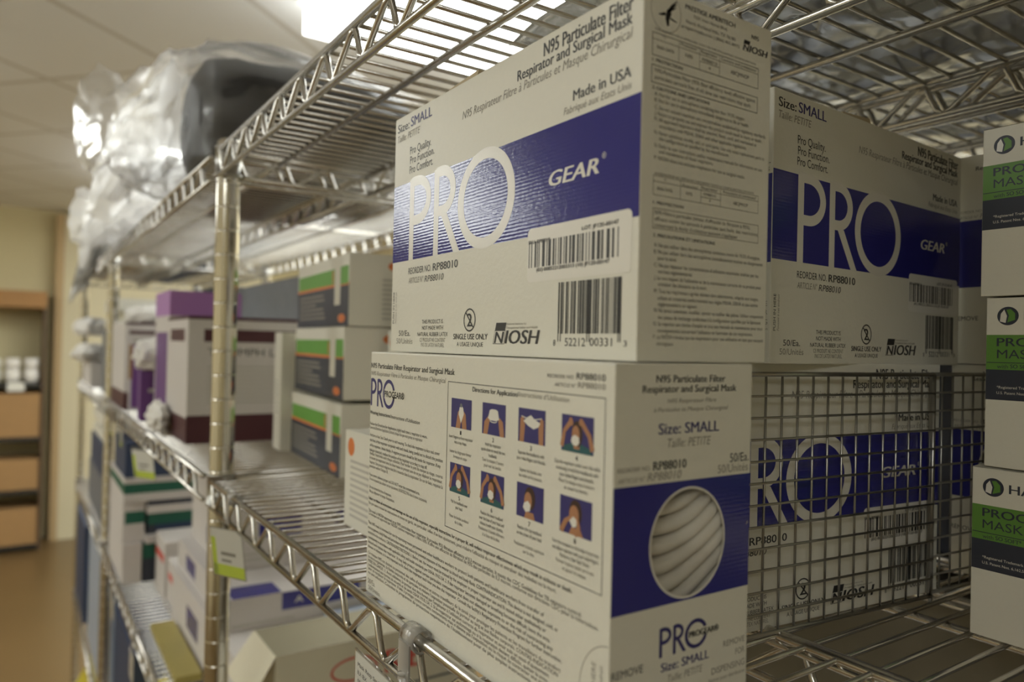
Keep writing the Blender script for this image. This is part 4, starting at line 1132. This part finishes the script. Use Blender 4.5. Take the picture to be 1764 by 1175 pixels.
# big white cartons with blue marks behind the near post
wl = 'white cartons with blue labels'
carton('white_carton', 'tall white carton with a blue label, on the flat carton behind the near post', 'box', -1.395, -1.15, .262, .54, -.3475, -.183, GREYBOARD,
       [('y', .55, .55, .75, .72, NAVY), ('y', .5, .1, .7, .28, NAVY), ('x', .18, .28, .42, .46, NAVY), ('x', .62, .3, .9, .46, NAVY), lines('x', .05, .06, .3, .16, 2)], wl, apart=True)
carton('white_carton', 'flat white carton with a wide blue label on its end, behind the near post', 'box', -1.39, -1.025, .24, .54, -.3915, -.348, GREYBOARD,
       [('x', .24, .42, .62, .98, NAVY), ('y', .2, .2, .4, .8, NAVY), ('t', .86, .02, 1.0, .24, NAVY), ('x', .02, .12, .3, .2, FINE), ('x', .3, .6, .34, .8, 'w', 'A')], wl)
carton('white_carton', 'white carton without labels at the bottom of the pile behind the near post', 'box', -1.38, -.945, .23, .54, Z3, -.392, GREYBOARD, [('y', .3, .3, .5, .7, NAVY)], wl)
carton('shallow_tray', 'shallow grey green tray lying on the unlabelled white carton', 'tray', -1.02, -.955, .37, .5, -.3916, -.384, LTBLUE, [])
# cream carton with red print
t = carton('cream_carton', 'cream carton with red print, lowest in front of the white cartons', 'box', -.938, -.845, .252, .52, Z3, -.36, CREAM, [('t', 0, 0, 1, 1, DRAB)])
P = Print(lambda u, v, o: (.093 + o, u, v)); P.ring(95, 84, 30, 15, 3, 3, RED, 2); P.text('R', 136, 70, 22, 28, 'rb'); P.text('E', 168, 70, 20, 28, 'rb'); P.rect(10, 48, 260, 51, SLATE, 1); P.build('printed_end', t)
b = MB(); b.add([(0, 0, .118), (.093, 0, .118), (.098, -.03, .075), (-.004, -.03, .075), (0, -.0015, .117), (.093, -.0015, .117), (.098, -.0315, .074), (-.004, -.0315, .074)], [(0, 1, 2, 3), (4, 7, 6, 5), (0, 4, 5, 1), (2, 6, 7, 3), (0, 3, 7, 4), (1, 5, 6, 2)], CREAM)
b.build('flap', t)
carton('white_carton', 'small white carton beside the open cream carton, under the near label holder', 'box', -.74, -.6, .24, .36, Z3, -.40, BOARD, [('x', .1, .3, .6, .6, RED, 'ring')])
# under the near shelf on the right: packs glimpsed through the wires
lump('plastic_pack', 'crumpled pale pack on the shelf under the mesh panel', 'pack', (-.33, .38, -.424), (.1, .1, .063), CLOTH, 12, .35, 4)
lump('plastic_pack', 'pale crumpled pack under the bottom mask box', 'pack', (-.12, .5, -.424), (.1, .11, .063), CLOTH, 13, .35, 4)
carton('kraft_carton', 'brown carton on the lower shelf under the instruction box', 'box', -.56, -.44, .26, .5, Z3, -.36, DULL, [('t', .2, .1, .8, .5, GREYBOARD)])
carton('kraft_carton', 'brown carton on the lower shelf between the pale crumpled packs', 'box', -.2, .06, .24, .375, Z3, -.38, DULL, [('t', .05, .1, .5, .6, GREYBOARD)])
carton('navy_carton', 'large dark carton added behind the mesh panels to keep the gap dark', 'box', -.72, -.27, .575, .9, -.1465, .06, SLATE, [])  # added dark blocker, hides the bright wall seen through the gap
carton('kraft_carton', 'dull brown carton added behind the pale crumpled packs to block the bright wall', 'box', -.75, -.2, .575, .9, Z3, -.178, DULL, [])  # filler made tall to shut out the bright floor and wall behind
carton('grey_carton', 'grey carton added at the back behind the bottom mask box to block the bright wall', 'box', -.19, .2, .575, .9, Z3, -.178, GREYBLUE, [])  # also an added blocker, tall enough to cover the lit wall
# yellow things low in the second unit
carton('yellow_sheet', 'folded olive yellow sheet lying on the lower shelf of the second unit', 'sheet', -1.33, -1.1, .19, .225, Z3, -.468, OLIVE, [])
lump('grey_plastic_bag', 'grey plastic bag on the bottom shelf under the folded yellow sheet', 'bag', (-1.1, .3, -.78), (.18, .12, .08), GREYBAG, 14, .3, 3)
lump('yellow_bag', 'yellow bag on the bottom shelf below the blank cards', 'bag', (-1.5, .22, -.755), (.06, .06, .11), YELLOW, 15, .25, 3)
lump('yellow_bag', 'yellow bag low in the far shelving unit near the aisle', 'bag', (-2.3, .24, -1.05), (.16, .1, .18), YELLOW, 16, .25, 3)
carton('blue_carton', 'dark blue carton low in the second unit near the second post', 'box', -1.93, -1.6, .2, .4, -.8448, -.62, BLUEPK, [])
carton('pale_carton', 'tall pale blue carton below the brown grey carton of the far unit', 'box', -2.4, -2.02, .18, .36, -.8448, -.52, LTBLUE, [('x', .1, .85, .6, .95, NAVY)])
carton('navy_bin', 'navy bin low at the aisle end of the far unit', 'bin', -2.84, -2.5, .175, .36, -.8448, -.56, BLUEPK, [('x', .2, .7, .8, .9, KRAFT)])

# ------------------------------------------------------------------ on the top shelf: dark roll in film, plastic bags, grey film sheet
TZ = 0.1998
def loft(name, secs, m, seed, amp, parent=None, n=72, fold=0, open_ends=True, steps=6):
    """secs: (centre, half-axis vector a, half-axis vector b); crumpled film lofted through them"""
    b = MB(); vs, fs = [], []
    S = []
    for i in range(len(secs) - 1):
        for k in range(steps):
            t = k / steps; t = t * t * (3 - 2 * t)
            S.append([Vector(secs[i][j]) * (1 - t) + Vector(secs[i + 1][j]) * t for j in range(3)])
    S.append([Vector(x) for x in secs[-1]])
    for i, (c, a, q) in enumerate(S):
        for k in range(n):
            w = 2 * PI * k / n
            p = c + a * math.cos(w) + q * math.sin(w)
            d = noise.fractal(p * 14 + Vector((seed, seed * 3, 0)), 1.0, 2.0, 4)
            rg = abs(noise.noise(Vector((math.cos(w) * 3.2, math.sin(w) * 3.2, i * .16 + seed)))) * 1.6 + .5 * abs(noise.noise(p * 38)) - .45
            p = p + (p - c) * (amp * d + amp * .9 * rg)
            if p.z < TZ and p.y > .165: p.z = TZ + .0005
            vs.append(tuple(p))
    for i in range(len(S) - 1):
        for k in range(n): fs.append((i * n + k, i * n + (k + 1) % n, (i + 1) * n + (k + 1) % n, (i + 1) * n + k))
    if not open_ends: fs.append(tuple(range(n))); fs.append(tuple((len(S) - 1) * n + k for k in range(n)))
    b.add(vs, fs, m, True)
    return b.build(name, parent)

# the dark roll
secs = []
for y, s in ((.185, .12), (.19, .6), (.205, .85), (.24, .97), (.32, 1), (.42, 1), (.48, .9), (.51, .5)):
    secs.append(((-1.1, y, TZ + .100), (.125 * s, 0, 0), (0, 0, .1 * s)))
o = loft('dark_bundle', secs, BLACKCLOTH, 2, .04, None, 48, open_ends=False, steps=3)
tag(o, 'dark rounded bundle wrapped in clear plastic on the top shelf by the near post', 'bundle')
V = Vector
def bag(label, secs, m, seed, amp):
    t = thing('plastic_bag', label, 'plastic bag', (0, 0, 0), 0, 'plastic bags on the top shelf')
    loft('bag_film', secs, m, seed, amp, t)
    return t
# clear bag around the dark roll: body, gathered neck, flared mouth over the aisle
t = bag('clear plastic bag around the dark bundle, its flared mouth reaching over the aisle',
    [((-1.1, .53, .30), (.09, 0, 0), (0, 0, .09)), ((-1.1, .36, .303), (.135, 0, 0), (0, 0, .108)), ((-1.11, .2, .303), (.132, 0, 0), (0, 0, .106)), ((-1.16, .165, .305), (.105, .02, 0), (0, 0, .098)),
     ((-1.24, .14, .315), (.06, .03, 0), (0, .01, .085)), ((-1.30, .125, .33), (.03, .03, 0), (-.02, .0, .06)), ((-1.36, .11, .35), (.03, .03, .02), (-.04, .0, .075)), ((-1.44, .1, .375), (.015, .03, .02), (-.05, .0, .1))], BAGFILM, 4, .16)
loft('bag_neck', [((-1.13, .17, .30), (.09, .0, 0), (0, 0, .085)), ((-1.22, .15, .30), (.05, .02, 0), (0, 0, .07)), ((-1.28, .135, .3), (.03, .02, 0), (0, 0, .05)), ((-1.34, .125, .285), (.05, .02, 0), (.02, 0, .06)), ((-1.36, .12, .25), (.07, .02, 0), (.02, 0, .05))], NECKFILM, 6, .35, t)
t = bag('big white plastic bag slumped on the second unit, glowing under the light',
    [((-1.55, .31, .24), (.2, 0, 0), (0, 0, .04)), ((-1.5, .26, .245), (.28, 0, 0), (0, 0, .05)), ((-1.52, .22, .25), (.27, 0, 0), (0, 0, .055)), ((-1.62, .165, .255), (.19, .0, 0), (0, 0, .06)),
     ((-1.85, .135, .265), (.1, .02, 0), (-.03, 0, .055)), ((-2.05, .115, .285), (.05, .02, .0), (-.06, 0, .075))], NECKFILM, 9, .28)
loft('bag_fold', [((-1.4, .25, .25), (.16, 0, 0), (0, 0, .04)), ((-1.45, .17, .25), (.15, 0, 0), (0, 0, .045)), ((-1.6, .14, .235), (.12, 0, 0), (0, 0, .04)), ((-1.8, .125, .225), (.09, 0, 0), (-.03, 0, .04)), ((-2.0, .115, .20), (.07, 0, 0), (-.03, 0, .05))], NECKFILM, 11, .4, t)
bag('grey shaded plastic bag hanging off the far unit top shelf',
    [((-2.45, .5, .245), (.25, 0, 0), (0, 0, .04)), ((-2.45, .34, .25), (.3, 0, 0), (0, 0, .05)), ((-2.45, .2, .25), (.34, 0, 0), (0, 0, .06)), ((-2.55, .155, .22), (.28, 0, 0), (0, .01, .085)), ((-2.62, .14, .16), (.2, 0, 0), (0, .012, .06))], GREYBAG, 21, .25)
# white wrapped packs whose undersides shine through the wires of the second unit
def pillow(label, x0, x1, y0, y1, h, m, seed, name='wrapped_pack', group='white wrapped packs on the top shelf', layers=(0, 1)):
    b = MB(); n = 22; vs, fs = [], []
    for zz in layers:
        for i in range(n + 1):
            for j in range(n + 1):
                u, v = i / n, j / n
                e = (1 - (2 * u - 1) ** 6) * (1 - (2 * v - 1) ** 6)
                z = TZ + .001 + (h * e * (.8 + .5 * noise.noise(Vector((u * 4, v * 4, seed)))) if zz else .004 * (1 - e))
                vs.append((x0 + (x1 - x0) * u, y0 + (y1 - y0) * v, z))
    N = (n + 1) ** 2
    for zz in range(len(layers)):
        for i in range(n):
            for j in range(n):
                a = zz * N + i * (n + 1) + j; fs.append((a, a + 1, a + n + 2, a + n + 1))
    b.add(vs, fs, m, True)
    return tag(b.build(name), label, 'pack', group)
BLK = mat('black_wrap', (.03, .03, .032), .5)
pillow('white plastic liner sheet over the second unit top shelf, bright from below', -1.9, -1.28, .2, .54, .006, LINER, 6, 'plastic_liner', 'white liner sheets on the top shelf', (1,))
pillow('small white plastic liner sheet at the near end of the second unit top shelf', -1.24, -.86, .415, .54, .006, LINER, 7, 'plastic_liner', 'white liner sheets on the top shelf', (1,))
pillow('white plastic liner sheet over the far unit top shelf', -2.8, -2.0, .2, .4, .006, LINER, 8, 'plastic_liner', 'white liner sheets on the top shelf', (1,))
pillow('black wrapped pack on the second unit top shelf, seen from below through the wires', -1.26, -.9, .235, .405, .03, BLK, 3, 'black_pack', None)
pillow('navy wrapped pack at the back of the far unit top shelf', -2.8, -2.1, .42, .54, .05, BLUEPK, 5, 'navy_pack', None)
carton('grey_carton', 'large dark carton added on the crinkled plastic sheet to block light from above', 'box', -.40, .2, .33, .9, .2285, .36, SLATE, [])  # added light blocker: darkens the sheet holes and the boxes below

# crinkled grey film with punched holes, over the right part of the near unit
def film_sheet():
    b = MB(); nx, ny = 110, 90
    x0, x1, y0, y1 = -.44, .2, .285, .93
    holes = [(-.245, .41), (-.17, .395), (-.3, .425), (-.35, .44), (-.1, .375), (-.02, .36)]
    vs, idx = [], {}
    for i in range(nx + 1):
        for j in range(ny + 1):
            x = x0 + (x1 - x0) * i / nx; y = y0 + (y1 - y0) * j / ny
            p = Vector((x * 6, y * 16, 2.3))
            z = TZ + .006 + .016 * (noise.noise(p) + .5) + .006 * noise.noise(p * 3.1) + .02 * max(0, (.33 - y) / .05) * 0
            vs.append((x, y, max(z, TZ + .001)))
    fs = []
    for i in range(nx):
        for j in range(ny):
            a = i * (ny + 1) + j
            cx, cy = vs[a][0] + .0029, vs[a][1] + .0036
            if any(math.hypot(cx - hx, cy - hy) < .0085 for hx, hy in holes): continue
            fs.append((a, a + 1, a + ny + 2, a + ny + 1))
    b.add(vs, fs, FOIL, True)
    o = b.build('plastic_sheet')
    md = o.modifiers.new('thick', 'SOLIDIFY'); md.thickness = .0004
    return tag(o, 'crinkled grey plastic sheet with punched holes lying on the top shelves at the right', 'plastic sheet')
film_sheet()

# ------------------------------------------------------------------ brown storage rack on the far wall
rk = thing('storage_rack', 'brown wooden storage rack against the far wall', 'rack', (-6.47, .1, 0), FA)
RW0, RW1, RD = -1.6, .06, -.36
def rpart(name, *a):
    b = MB(); b.box(*a); return b.build(name, rk, .002)
rpart('side_panel', RW1 - .02, RW1, RD, 0, -1.5, .31, WOODD); rpart('side_panel', RW0, RW0 + .02, RD, 0, -1.5, .31, WOODD)
rpart('top_beam', RW0, RW1, RD - .01, 0, .195, .31, WOOD)
for z in (-.36, -.735, -1.10, -1.48): rpart('rack_shelf', RW0 + .02, RW1 - .02, RD, -.01, z, z + .03, DARKBIN)
rpart('back_panel', RW0 + .02, RW1 - .02, -.012, 0, -1.48, .195, WALLM)
rp = 'brown cartons on the far rack'
def far_box(name, label, cat, u0, u1, z0, z1, m, group, v0=RD + .01, v1=-.03):
    b = MB(); b.box(0, u1 - u0, 0, v1 - v0, 0, z1 - z0, m); o = b.build(name, None, .003)
    p = Vector((-6.47, .1, 0)) + fd * u0 + Vector((-fd.y, fd.x, 0)) * v0
    o.location = (p.x, p.y, z0); o.rotation_euler = (0, 0, FA)
    return tag(o, label, cat, group)
for z0, z1, row in ((-.705, -.40, 'upper'), (-1.07, -.86, 'middle'), (-1.45, -1.2, 'lowest')):
    for k, (a, c, s) in enumerate(((-.36, .035, 'right'), (-.78, -.38, 'middle'), (-1.2, -.80, 'left'))):
        far_box('kraft_carton', 'brown carton in the %s row of the far rack, %s one' % (row, s), 'box', a, c, z0, z1, KRAFT, rp)
for k, s in enumerate(('rightmost', 'second from the right', 'third from the right', 'fourth from the right')):
    for r, (z0, z1, rs) in enumerate(((-.33, -.235, 'lower'), (-.232, -.16, 'upper'))):
        b = MB(); b.lathe([(.035, 0), (.045, (z1 - z0) * .5), (.04, z1 - z0)], CLOTH, 16); o = b.build('white_jar')
        p = Vector((-6.47, .1, 0)) + fd * (-.02 - .11 * k) + Vector((-fd.y, fd.x, 0)) * (RD + .06)
        o.location = (p.x, p.y, z0)
        tag(o, 'white jar on the far rack, %s of the %s row' % (s, rs), 'jar', 'white jars on the far rack')
o = far_box('rack_tag', 'white and lime tag on the shelf edge of the far rack', 'tag', -.16, -.06, -.385, -.325, PAPER, None, RD - .012, RD - .006)
